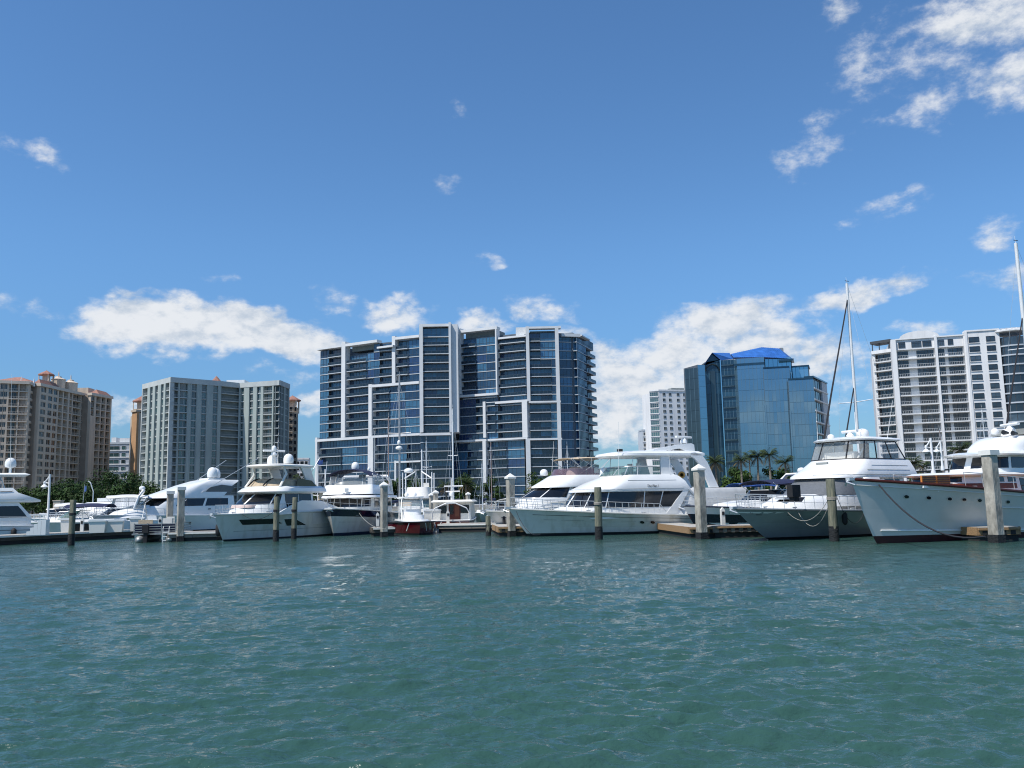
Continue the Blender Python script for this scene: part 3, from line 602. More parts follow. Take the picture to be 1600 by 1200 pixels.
# --- white condominium on the right
glassW=mat('white_condo_glass',(.022,.032,.045),.07,var=.3,scale=.6,spec=.8,ior=1.55,rand=[(0,(1,1,1)),(.45,(1.7,1.7,1.6)),(.7,(.6,.65,.7)),(.9,(2.6,2.6,2.5))])
frmd=mat('dark_bronze_frame',(.06,.065,.07),.5,var=.1)
railw=mat('white_balcony_rail',(.58,.60,.60),.5,var=.08)
def white_condo():
    ROW[0]=540
    rt=bldg('white_condominium','white stucco condominium with long balcony rows and a round glass corner tower','building',1450,281); FL=3.06
    Lf=Fac(rt,(1361,293),(1392,288)); Ls=Fac(rt,(1358,306),(1361,293)); Mf=Fac(rt,(1392,286),(1510,279)); Rf=Fac(rt,(1510,278.5),(1563,276))
    top=Mf.uz(1450,529)[1]; base=top-FL*17.0; nf=16
    def px(f,p,y): return f.uz(p,y)[0]
    def uu(f,p): return f.uz(p,545)[0]
    for f,dt in ((Lf,-3.1),(Ls,-3.1),(Mf,0),(Rf,1.2)): rect_body(f,'wall',stucco,0,f.L,0,top+dt,-1.5 if f not in (Rf,Ls) else 0,1. if f is Ls else 16)
    zt=top-FL
    def bayrow(f,p0,p1,wins,k0=0,k1=nf):
        for k in range(k0,k1):
            z=zt-FL*(k+1)
            if z<1: break
            for a,b,n in wins:
                w=(b-a)/n
                for i in range(n): f.put('window',window_mesh(w,FL-.62,2,glassW,frmd,.07,(.72,)),a+w*i,z+.14,-1.42)
            balcony(f,p0,z,p1-p0,1.75,stucco,railw,'bars',.2,.30,1.0)
    # left bay, stepped below the roof terrace
    bayrow(Lf,.4,Lf.L-.3,[(Lf.L*.10,Lf.L*.86,2)])
    Lf.box('terrace_wall',stucco,0,Lf.L,zt-.2,zt+.9,-1.5,.25); Lf.box('terrace_canopy',frmd,-.2,Lf.L*.98,top+.2,top+1.1,-5,.3)
    for q in (.03,.38,.9): Lf.box('terrace_post',frmd,Lf.L*q,Lf.L*q+.25,zt+.9,top+.2,-.3,-.05)
    u=[uu(Mf,p) for p in (1392,1399.5,1420,1434,1457,1462.5,1477,1484,1507,1510)]
    u=[uu(Mf,1396),uu(Mf,1402),0,0,0,uu(Mf,1459.5),uu(Mf,1464.5)]
    a0,a1,b0,b1=uu(Mf,1394),uu(Mf,1401),uu(Mf,1460.5),uu(Mf,1464.5); e=Mf.L
    Mf.box('pier',stucco,a0-.3,a1-.2,0,top+.4,-1.5,.6); Mf.box('pier',stucco,b0,b1,0,top+.7,-1.5,.6); Mf.box('pier',stucco,e-.8,e+.1,0,top,-1.5,.5)
    w1=b0-a1; bayrow(Mf,a1,b0-.05,[(a1+.3,a1+w1*.30,2),(a1+w1*.53,b0-.3,3)])
    w2=e-.8-b1; bayrow(Mf,b1+.05,e-.85,[(b1+.3,b1+w2*.28,1),(b1+w2*.42,e-1.1,3)])
    Mf.box('top_wall',stucco,a1-.2,e,zt-.1,top+.2,-1.45,-.3); Mf.box('cornice',stucco,a1-.2,e+.2,top+.2,top+.6,-1.6,.2)
    for a,b in ((a1+.6,a1+w1*.24),(a1+w1*.40,a1+w1*.66),(a1+w1*.69,b0-.8),(b1+.5,b1+w2*.28),(b1+w2*.42,b1+w2*.62)): Mf.put('window',window_mesh(b-a,1.9,3,glassW,frmd,.07,(.7,)),a,zt+.55,-.2)
    g=MB(); c=a1+w1*.62; g.prism([(c-6,top+.6)]+[(c-6*math.cos(q),top+.6+2.2*math.sin(q)) for q in np.linspace(0.05,math.pi-.05,11)]+[(c+6,top+.6)],-.2,.8); Mf.put('arched_parapet',g.mesh('arched_parapet',[stucco]),0,0,0)
    for k in range(nf+1):
        z=top-FL*(k+1)+.55
        if z<1: break
        for p0,p1 in ((1514.5,1531),(1542,1556)):
            a,b=uu(Rf,p0),uu(Rf,p1); Rf.put('window',window_mesh(b-a,1.95,2,glassW,frmd,.08,(.3,)),a,z,.12); Rf.box('window_sill',stucco,a-.15,b+.15,z-.16,z-.01,-.02,.25)
    Rf.box('roof_band',stucco,-.2,Rf.L,top+1.2,top+1.7,-3,.3); Rf.box('pier',stucco,-.3,.35,0,top+1.2,-.2,.35)
    # round glass corner and what stands beyond it
    c=at_y(1583,545,279); r=6.0; loc=(c[0]-rt.location[0],c[1]-rt.location[1],-rt.location[2])
    for k in range(nf+1):
        z=top-FL*k-1.4
        if z<2: break
        g=MB(); n=20
        for j in range(n):
            q0=2*math.pi*j/n; q1=2*math.pi*(j+1)/n; g.add([(r*math.cos(q0),r*math.sin(q0),0),(r*math.cos(q1),r*math.sin(q1),0),(r*math.cos(q1),r*math.sin(q1),FL-.5),(r*math.cos(q0),r*math.sin(q0),FL-.5)],[(0,1,2,3)],0)
            g.box(r*math.cos(q0)*1.005-.06,r*math.cos(q0)*1.005+.06,r*math.sin(q0)*1.005-.06,r*math.sin(q0)*1.005+.06,0,FL-.5,1)
        g.obj('curved_window',[glassW,frmd],rt,None,(loc[0],loc[1],loc[2]+z-FL+.5))
        g=MB(); g.lathe([(r+.1,0),(r+.35,.05),(r+.35,.45),(r+.1,.5)],n=20); g.obj('ring_slab',[paleb],rt,30,(loc[0],loc[1],loc[2]+z-FL))
    g=MB(); g.lathe([(r+.2,0),(r+.6,.15),(r+.6,.6),(r+.2,.75)],n=24); 
    for j in range(24): q=2*math.pi*j/24; g.box(r*math.cos(q)-.8,r*math.cos(q)+.8,r*math.sin(q)-.15,r*math.sin(q)+.15,.75,1.1)
    g.obj('roof_trellis',[stucco],rt,None,(loc[0]-1,loc[1],loc[2]+top+.3))
    X=Fac(rt,(1598,281),(1660,283)); rect_body(X,'wall',stucco,0,X.L,0,top,-1.5,15); bayrow(X,.3,X.L,[(1,X.L*.5,3),(X.L*.55,X.L-1,3)])
white_condo()
# ------------------------------------------------------------ trees
leafm=mat('broadleaf',(.034,.066,.018),.65,spec=.15,var=.5,scale=.35,rand=[(0,(1,1,1)),(.4,(.75,.85,.7)),(.7,(1.25,1.2,.9))])
palmm=mat('palm_frond',(.065,.095,.032),.6,spec=.2,var=.4,scale=.5)
palmd=mat('palm_dry_frond',(.23,.17,.075),.8,var=.3,scale=.6)
bark=mat('tree_bark',(.10,.078,.055),.95,var=.4,scale=3,bump=.6)
palmb=mat('palm_trunk_bark',(.22,.185,.14),.95,var=.35,scale=4,bump=.5)
def tree(px,Y,h,w,label,name='broadleaf_tree',seed=0,group='trees along the shore',n=2400,ls=.5):
    rnd=random.Random(seed); p=at_y(px,hor(px),Y); rt=empty(name,(p[0],p[1],1.1),rnd.uniform(0,6),label,'tree',group)
    t=MB(); t.tube([(0,0,-.3),(.1,.1,h*.25),(.0,-.1,h*.55)],.22,7,r2=.1)
    cl=[]
    for i in range(11):
        a=rnd.uniform(0,6.28); q=rnd.random()**.6; c=(math.cos(a)*w*.36*q,math.sin(a)*w*.36*q,h*rnd.uniform(.42,.86)); cl.append((c,w*rnd.uniform(.15,.26)))
        if i<6: t.tube([(0,0,h*.3),(c[0]*.5,c[1]*.5,(c[2]+h*.3)*.5),c],.09,5,r2=.03)
    for i in range(7): a=6.28*i/7+rnd.random(); cl.append(((math.cos(a)*w*.36,math.sin(a)*w*.36,h*rnd.uniform(.2,.42)),w*.19))
    t.obj('trunk',[bark],rt,40)
    g=MB(); tot=sum(r*r for _,r in cl)
    for c,r in cl:
        for _ in range(int(n*r*r/tot)):
            d=np.array([rnd.gauss(0,1) for _ in range(3)]); d/=np.linalg.norm(d); q=np.array(c)+d*r*rnd.uniform(.55,1.12)*np.array([1,1,.8]); s=ls*rnd.uniform(.6,1.3)
            a=np.cross(d,[rnd.gauss(0,1) for _ in range(3)]); a/=np.linalg.norm(a) or 1; b=np.cross(d,a)*.8+d*rnd.uniform(-.5,.5)
            g.add([q-a*s*.5,q-b*s*.42+a*.1*s,q+a*s*.55,q+b*s*.42],[(0,1,2,3)])
    g.obj('crown',[leafm],rt); return rt
PALM=[]
def palm_meshes(seed):
    rnd=random.Random(seed); g=MB(); d=MB()
    for i in range(34):
        dry=i>=26; az=i*2.399+rnd.uniform(-.2,.2); el=rnd.uniform(-.1,1.25) if not dry else rnd.uniform(-1.1,-.55); Lf=rnd.uniform(1.5,2.1); M=d if dry else g
        ctr=[]; x=0;z=0
        for k in range(6):
            e=el-1.25*(k/5)**1.3*(1 if not dry else .3); ctr.append((x,z)); x+=Lf/5*math.cos(e); z+=Lf/5*math.sin(e)
        for k in range(1,6):
            for sd in (-1,1):
                for q in (0,.5):
                    cx=ctr[k-1][0]+(ctr[k][0]-ctr[k-1][0])*q; cz=ctr[k-1][1]+(ctr[k][1]-ctr[k-1][1])*q; ll=.62*math.sin(math.pi*(k-.4+q*.6)/6.2)+.14
                    pts=[(cx,0,cz),(cx+.13,0,cz),(cx+ll*.55+.05,sd*ll,cz-ll*.45)]
                    M.add([(a*math.cos(az)-b*math.sin(az),a*math.sin(az)+b*math.cos(az),c) for a,b,c in pts],[(0,1,2)])
    return g.mesh('crown',[palmm]),d.mesh('dry_fronds',[palmd])
for s in (1,2,3): PALM.append(palm_meshes(s))
def palm(px,ytop,Y,label,seed=0,sc=1.,group='palms along the shore'):
    rnd=random.Random(seed); p=at_y(px,ytop,Y); h=p[2]-1.1-1.0*sc; b=at_y(px,hor(px),Y); rt=empty('palm_tree',(p[0],p[1],1.1),rnd.uniform(0,6),label,'palm tree',group)
    l=rnd.uniform(-.4,.4); t=MB(); t.tube([(l,0,-.4),(l*.6,0,h*.4),(0,0,h)],.24*sc,8,r2=.15*sc); t.obj('trunk',[palmb],rt,40)
    a,d=PALM[seed%3]
    for nm,me in (('crown',a),('dry_fronds',d)):
        o=link(nm,me,rt,(0,0,h)); o.scale=(sc,)*3; o.rotation_euler=(0,0,rnd.uniform(0,6))
    return rt
L1=['bushy green tree at the foot of the tan condominium, left end','low round mangrove left of the white lamp post','wide dark tree right behind the lamp post','pale leaved tree beside the wooden mooring post','tall dark tree under the banded office','broad tree filling the gap before the ochre tower','rounded tree at the corner of the green block','thin dark tree behind the white shrouded boat','low shrubby tree between the mooring post and the cabin cruisers']
for i,(px,Y,h,w) in enumerate([(50,215,7.0,8),(72,190,6.5,9),(103,200,7.6,11),(128,190,7.0,10),(178,230,11.5,12),(206,215,9.5,11),(222,205,6.5,8),(150,210,9.0,11),(192,185,7.0,10)]): tree(px,Y,h,w,L1[i],seed=20+i)
for i,(px,Y,h,w,lb) in enumerate([(487,240,7.5,6,'small tree in front of the glass condominium, left corner'),(652,235,8.5,8,'dark tree behind the red hulled boat'),(726,235,9.0,7,'tree beside the tall mast before the glass condominium'),(845,235,9,9,'dark tree behind the tan canvas cruiser'),(900,225,9.5,10,'tree showing under the folded tan bimini'),(925,235,8,8,'leafy tree left of the big yacht hardtop'),
    (1148,190,6.5,7,'rounded bush tree under the first palms by the mirrored office'),(1215,195,8,7,'dark tree between the palms before the mirrored office'),(1270,205,8,6,'tree at the right foot of the mirrored office'),(1160,215,9,7,'shady tree at the base of the dark glass recess'),(612,240,8,7,'dark tree behind the trawler with navy top'),(768,240,8,7,'low tree before the glass condominium by the capped pile'),(1445,215,6,7,'low tree between the lamp posts and white condominium'),(1480,200,5.5,6,'shrub under the awning before the white condominium')]): tree(px,Y,h,w,lb,seed=60+i)
PL=[(176,744,235,1.5,'palm head rising from the dark trees left of the banded office'),(209,749,225,1.4,'palm head among the trees at the foot of the ochre tower'),(1117,712,190,1.3,'palm against the pale edge of the mirrored office'),(1157,710,185,1.15,'front palm with dry skirt, first of the row by the mirrored office'),(1170,707,195,1.0,'slender palm squeezed second in the row by the mirrored office'),(1183,704,195,1.25,'third palm of the row with thick crown by mirrored office'),(1201,701,190,1.3,'tallest palm before the mirrored office'),(1226,713,180,1.2,'short palm standing apart right of the palm row'),
    (472,742,240,1.5,'palm in the gap left of the glass condominium'),(478,752,230,1.4,'low palm left of the glass condominium corner'),(697,752,225,1.3,'palm behind the white cabin boat'),(728,746,230,1.5,'palm by the tall white mast, before the glass condominium'),(1428,714,200,1.3,'palm at the left foot of the white condominium'),(1500,692,215,1.6,'palm above the dark awning by the white condominium'),(1441,722,205,1.1,'small palm beside the lamp post before the white condominium'),(598,752,235,1.3,'palm behind the white boat arch')]
for i,(px,y,Y,sc,lb) in enumerate(PL): palm(px,y,Y,lb,i,sc)
# ------------------------------------------------------------ piles, docks, lamps
def square_pile(px,pyw,w,h,rz,label,cap='pyramid',group='concrete dock piles'):
    w*=.70; p=at_z(px,pyw); rt=empty('concrete_pile',tuple(p),R(rz),label,'pile',group)
    g=MB(); b=w/2; c=.05; pl=[(-b+c,-b),(b-c,-b),(b,-b+c),(b,b-c),(b-c,b),(-b+c,b),(-b,b-c),(-b,-b+c)]
    g.prism(pl,-1.,h,0,'z'); g.obj('shaft',[conc],rt)
    g=MB(); g.box(-b-.004,b+.004,-b-.004,b+.004,-.6,.35); g.obj('tide_band',[pileb],rt)
    e=b+.05; g=MB()
    if cap=='pyramid': g.box(-e,e,-e,e,h,h+.10); g.add([(-e,-e,h+.101),(e,-e,h+.101),(e,e,h+.101),(-e,e,h+.101),(0,0,h+.10+w*.55)],[(0,1,4),(1,2,4),(2,3,4),(3,0,4)])
    else: g.box(-e,e,-e,e,h,h+.22)
    g.obj('cap',[capw],rt); return rt
def round_pile(px,pyw,r,h,label,tilt=0.,wrap=True):
    tilt=random.Random(int(px)*3).uniform(-.022,.022)
    p=at_z(px,pyw); rt=empty('mooring_pile',tuple(p),random.uniform(0,6),label,'pile','round wooden mooring piles')
    g=MB(); n=14; rnd=random.Random(int(px)); prof=[(r*.97,-1),(r,.5),(r*1.0,h*.5),(r*.95,h-.05),(r*.86,h)]; g.lathe(prof,n=n)
    g.v=[(x+tilt*z+.012*rnd.uniform(-1,1),y+.012*rnd.uniform(-1,1),z) for x,y,z in g.v]; g.obj('post',[pilew],rt,40)
    b=MB(); b.lathe([(r*1.02,-.8),(r*1.06,.1),(r*1.05,.5),(r*1.02,.72)],n=n); b.obj('tide_band',[pileb],rt,50)
    if wrap:
        q=MB()
        for k in range(3): q.lathe([(r*1.0,h*.66+.05*k),(r*1.13,h*.66+.02+.05*k),(r*1.0,h*.66+.045+.05*k)],n=n)
        q.obj('rope_wrap',[ropek if px<900 else rope],rt,50)
    return rt
def top_h(px,pyw,ytop): P=at_z(px,pyw); return float(at_y(px,ytop,P[1])[2])
for px,pyw,yt,r,lb in [(111,852,781,.19,'leftmost round wooden mooring pile with dark foot, by the white steps'),(431,846,776,.18,'wooden mooring pile before the white flybridge cruiser, left of the two'),(459,843,777,.17,'wooden mooring pile at the flank of the white flybridge cruiser, right of the two'),
    (936,843,761,.21,'greenish wooden mooring pile in front of the big white yacht'),(1304,846,748,.22,'yellowish wooden mooring pile before the grey hulled yacht'),(763,837,806,.17,'short dark wooden pile between cabin boat and capped concrete pile')]:
    round_pile(px,pyw,r,top_h(px,pyw,yt),lb,wrap=px!=763)
for px,pyw,yt,w,rz,cap,lb in [(264,842,772,.62,28,'flat','shorter flat topped concrete pile of the pair behind the pontoon boat'),(281,846,766,.62,28,'flat','taller flat topped concrete pile of the pair behind the pontoon boat'),
    (600,839,760,.60,26,'pyramid','concrete pile with white pyramid cap beside the trawler with navy top'),(674,826,775,.45,26,'pyramid','shorter pile of the capped pair behind the red boat'),(681,827,771,.50,26,'pyramid','taller pile of the capped pair behind the red boat'),
    (799,838,748,.66,26,'pyramid','concrete pile with white pyramid cap at the bow of the big white yacht'),(1097,842,735,.68,24,'pyramid','concrete pile with white pyramid cap before the navy hulled cruiser'),(1558,848,711,.70,24,'flat','broad flat capped concrete pile against the classic wooden railed yacht'),(732,818,773,.5,26,'pyramid','far small pile cap showing behind the mast of the cabin boat')]:
    square_pile(px,pyw,w,top_h(px,pyw,yt),rz,lb,cap)
def dock(name,P0,P1,wid,label,zt=.62,fas=None,ends=True,nb=0,group='floating docks',back=True):
    """floating dock from P0 to P1 (its water side edge), running back by wid"""
    P0=np.array(P0,float);P1=np.array(P1,float); d=P1-P0; Lh=float(np.linalg.norm(d)); rz=math.atan2(d[1],d[0])
    rt=empty(name,(P0[0],P0[1],0),rz,label,'dock',group)
    g=MB(); g.box(.05,Lh-.05,.07,wid-.07,-.5,zt-.28); g.obj('float',[dockd],rt)
    n=max(2,int(Lh/3.0)); gap=.025
    for i in range(n):
        a=Lh*i/n; b=Lh*(i+1)/n-gap; q=MB(); q.box(a,b,.05,wid-.05,zt-.05+.003*(i%2),zt+.003*(i%2)); q.obj('deck_board',[dockt],rt)
        q=MB(); q.box(a,b,0,.048,zt-.36,zt-.055); q.obj('fascia_board',[fas or dockg],rt)
    q=MB(); q.box(0,Lh,-.07,-.002,zt-.13,zt-.03); q.obj('rub_strip',[capw if nb==0 else dockw],rt)
    if nb:
        for i in range(int(Lh/.45)): q=MB(); q.box(.2+.45*i,.42+.45*i,-.03,-.001,zt-.34,zt-.16); q.obj('bumper_block',[dockd],rt)
    if ends:
        q=MB(); q.box(-.05,-.002,.02,wid-.02,zt-.36,zt); q.obj('end_board',[fas or dockg],rt); q=MB(); q.box(Lh+.002,Lh+.05,.02,wid-.02,zt-.36,zt); q.obj('end_board',[fas or dockg],rt)
    return rt
a=at_z(-20,853.2);b=at_z(212,840); dock('main_dock',a[:2],b[:2],2.4,'long low floating dock with white edge strip under the left boats',fas=dockk)
a=at_z(214,843);b=at_z(258,843)
a=at_z(262,846.5); b=at_z(340,844.5); dock('finger_dock',a[:2],b[:2],2.2,'dock end with wood planked side behind the pontoon boat',.60,dockg,nb=0,group='finger docks')
a=at_z(492,830);b=at_z(524,830); dock('finger_dock',a[:2],b[:2],2.0,'dock glimpsed in the gap between flybridge cruiser and trawler',.6,dockg,group='finger docks')
a=at_z(583,838.5);b=at_z(617,837.5); dock('finger_dock',a[:2],b[:2],2.0,'dark dock end under the capped pile between the trawler and red boat',.6,dockk,group='finger docks')
a=at_z(684,832.0);b=at_z(792,830.5); dock('main_dock',a[:2],b[:2],2.4,'dock behind the red boat, carrying the white cabin boat berth',.62,dockg)
def finger(px,py,w,Lb,hd,label,p2=None):
    P=at_z(px,py); a=R(hd); d=np.array([math.cos(a),math.sin(a)]); n=np.array([d[1],-d[0]])   # d along the end face
    rt=dock('finger_dock',P[:2],P[:2]+d*w,Lb,label,.62,dockw,group='finger docks',nb=1); return rt
finger(779,838.5,2.0,6,5,'short dock end with timber face at the bow of the big yacht')
finger(1078,841.5,1.55,9,3,'dock end with timber face under the capped pile right of the big yacht')
a=at_z(1118,841);b=at_z(1200,839); dock('finger_dock',a[:2],b[:2],1.6,'grey dock side with a row of dark bumper blocks before the navy hulled cruiser',.66,dockg,nb=1,group='finger docks')
finger(1530,846,2.0,12,6,'dock end with light timber face under the broad flat capped pile at the right')
def dock_box(px,py,w,h,d,label,Y=None,rz=15):
    p=at_z(px,py,.62) if Y is None else at_y(px,py,Y); p[2]=.62; rt=empty('dock_box',tuple(p),R(rz),label,'dock box','white dock boxes')
    g=MB(); b=w/2; g.prism([(-b+.06,0),(b-.06,0),(b,h),(-b,h)],0,d); g.obj('body',[white2],rt)
    g=MB(); g.prism([(-b-.05,h+.004),(b+.05,h+.004),(b+.02,h+.09),(b-.15,h+.15),(-b+.15,h+.15),(-b-.02,h+.09)],-.05,d+.05); g.obj('lid',[white],rt)
for a in [(103,831,.8,.85,.8,'small white dock box right behind the leftmost wooden pile'),(151,832.5,1.05,.75,.7,'white dock box on the left dock, first past the wooden pile'),(178,831.5,1.1,.72,.7,'cream dock box on the left dock, second past the pile'),(213,830,.9,.85,.7,'cream dock box at the right end of the left dock behind the pontoon boat'),
    (676,823,1.3,.95,.8,'cream dock box right of the red boat',69),(634,822,.9,.85,.7,'cream dock box left of the red boat console',69)]: dock_box(*a)
p=at_z(55,836,.6); rt=empty('boarding_steps',tuple(p),R(12),'white moulded boarding steps on the left dock beside the large yacht','steps')
for i in range(4):
    g=MB(); g.box(-.55+.22*i,-.55+.22*i+.215,0,.8,0,.24*(i+1)); g.obj('step',[white],rt)
g=MB(); g.box(.34,.62,0,.8,0,1.0); g.obj('landing',[white],rt)
def lamp(px,py,Y,ytop,label,sc=1.,arms=1,lit=0):
    p=at_y(px,py,Y); t=at_y(px,ytop,Y); h=t[2]-p[2]; rt=empty('dock_lamp',tuple(p),0,label,'lamp post','white dock lamp posts')
    g=MB(); g.lathe([(.16,0),(.15,.3),(.085,.45),(.075,h)],n=10); g.obj('post',[alu],rt,40)
    for s in ([-1] if arms==1 else [-1,1]):
        g=MB(); z0=h*.93; g.tube([(0,0,h-.1),(s*.25*sc,0,h-.55*sc),(s*.62*sc,0,h-1.05*sc)],.045,6); g.tube([(0,0,h-1.15*sc),(s*.62*sc,0,h-1.05*sc)],.035,6); g.obj('arm',[alu],rt,40)
        g=MB(); x=s*.62*sc; zz=h-1.05*sc; g.lathe([(.05,.12),(.09,0),(.12*sc,-.12),(.22*sc,-.3*sc),(.42*sc,-.50*sc),(.44*sc,-.56*sc),(.40*sc,-.57*sc)],(x,0,zz),12); g.obj('shade',[white],rt,40)
        g=MB(); g.lathe([(.2*sc,-.57*sc),(.22*sc,-.66*sc),(.12*sc,-.76*sc),(.02,-.78*sc)],(x,0,zz),10); g.obj('globe',[capw],rt,60)
lamp(73.5,833,64,741,'white lamp post with hanging bell shade over the left dock, beside the steps',.58)
lamp(1459,745,55,684,'white lamp post with bell shade before the white condominium, left of the pair',.55)
lamp(1473,735,75,688,'second white post of the pair by the white condominium',.6)
p=at_y(145,790,140); g=MB(); g.tube([(0,0,-6),(0,0,2.2),(-.5,0,3.6),(-.9,0,3.9)],.08,6); o=g.obj('street_lamp',[alu],None,None,(p[0],p[1],p[2])); tag(o,'thin shore street lamp leaning out of the trees','street lamp')
p=at_y(88,795,150); g=MB(); g.box(-.6,.6,0,1.2,-2,1.3); g.box(-.7,.7,-.1,1.3,1.302,1.45); o=g.obj('brick_post',[tanw],None,None,(p[0],p[1],p[2])); tag(o,'tan gate post on the shore behind the left boats','gate post')

for px,py,Y,lb in [(250,826,66,'white power pedestal on the left dock right of the pile pair'),(128,829,65,'white power pedestal on the left dock between the wooden pile and first dock box'),(700,821,67.5,'white power pedestal on the dock in front of the cabin boat'),(1130,824,50.5,'white power pedestal on the dock before the navy hulled cruiser'),(590,824,62.5,'white power pedestal on the dark dock end beside the red boat')]:
    p=at_y(px,py,Y); rt=empty('power_pedestal',(p[0],p[1],.62),R(10),lb,'power pedestal','dock power pedestals')
    g=MB(); g.prism([(-.11,0),(.11,0),(.11,.85),(.0,.98),(-.11,.85)],-.1,.1); g.obj('body',[white2],rt)
    g=MB(); g.box(-.07,.07,-.125,-.101,.55,.75); g.obj('socket_panel',[black],rt)
# ------------------------------------------------------------ boats: x forward from the bow waterline, y to port, z up from the water
class Loft:
    """house shape from sections (z, x aft, x where the front curve starts, x front, half width, roundness)"""
    def __init__(s,secs): s.s=sorted(secs)
    def at(s,z):
        S_=s.s
        if z<=S_[0][0]: return S_[0]
        for a,b in zip(S_,S_[1:]):
            if z<=b[0]: t=(z-a[0])/(b[0]-a[0]); return tuple(p+(q-p)*t for p,q in zip(a,b))
        return S_[-1]
    def P(s,t,z,off=0.):
        _,xb,xs,xf,w,n=s.at(z); a=1-abs(t)
        if a<=.5: x=xb+(xs-xb)*a*2; y=w
        else:
            q=(a-.5)*math.pi; x=xs+(xf-xs)*math.sin(q)**(2/n); y=w*max(0,math.cos(q))**(2/n)
        return np.array([x,y if t>=0 else -y,z])
    def N(s,t,z):
        e=.004; a=s.P(min(1,t+e),z)-s.P(max(-1,t-e),z); z0,z1=s.s[0][0],s.s[-1][0]; b=s.P(t,min(z1,z+.02))-s.P(t,max(z0,z-.02)); n=np.cross(a,b); n/=np.linalg.norm(n) or 1
        c=s.P(0,z); c=np.array([(s.at(z)[1]+s.at(z)[2])/2,0,z]); return n if n@(s.P(t,z)-c)>=0 else -n
    TS=[-1,-.9,-.7,-.5]+[-.5+.5*k/9 for k in range(1,9)]+[0]+[.5*k/9 for k in range(1,10)]+[.7,.9,1]
    def shell(s,mb,m=0,cap=True,back=True,bottom=False):
        rows=[[s.P(t,sec[0]) for t in s.TS] for sec in s.s]; mb.grid(rows,m)
        if back: mb.add([p for r in rows for p in (r[0],r[-1])],[(2*i,2*i+2,2*i+3,2*i+1) for i in range(len(rows)-1)],m)
        if cap: mb.add(rows[-1],[tuple(range(len(rows[-1])))],m)
        if bottom: mb.add(rows[0],[tuple(range(len(rows[0])-1,-1,-1))],m)
        return mb
    def patch(s,t0,t1,z0,z1,off=.012,t0t=None,t1t=None,nu=None,nv=2):
        t0t=t0 if t0t is None else t0t; t1t=t1 if t1t is None else t1t
        nu=nu or max(2,int(abs(t1-t0)/.06)+1); G=[]
        for j in range(nv+1):
            v=j/nv; z=z0+(z1-z0)*v; a=t0+(t0t-t0)*v; b=t1+(t1t-t1)*v
            G.append([s.P(a+(b-a)*i/nu,z)+s.N(a+(b-a)*i/nu,z)*off for i in range(nu+1)])
        g=MB(); g.grid(G)
        rim=[G[0][i] for i in range(nu+1)]+[G[j][nu] for j in range(1,nv+1)]+[G[nv][i] for i in range(nu-1,-1,-1)]+[G[j][0] for j in range(nv-1,0,-1)]
        c=sum(rim)/len(rim); k=len(rim); inn=[p+(c-p)*.0-s.N((t0+t1)/2,(z0+z1)/2)*(off+.01) for p in rim]
        g.add(list(rim)+inn,[(i,(i+1)%k,k+(i+1)%k,k+i) for i in range(k)]); return g
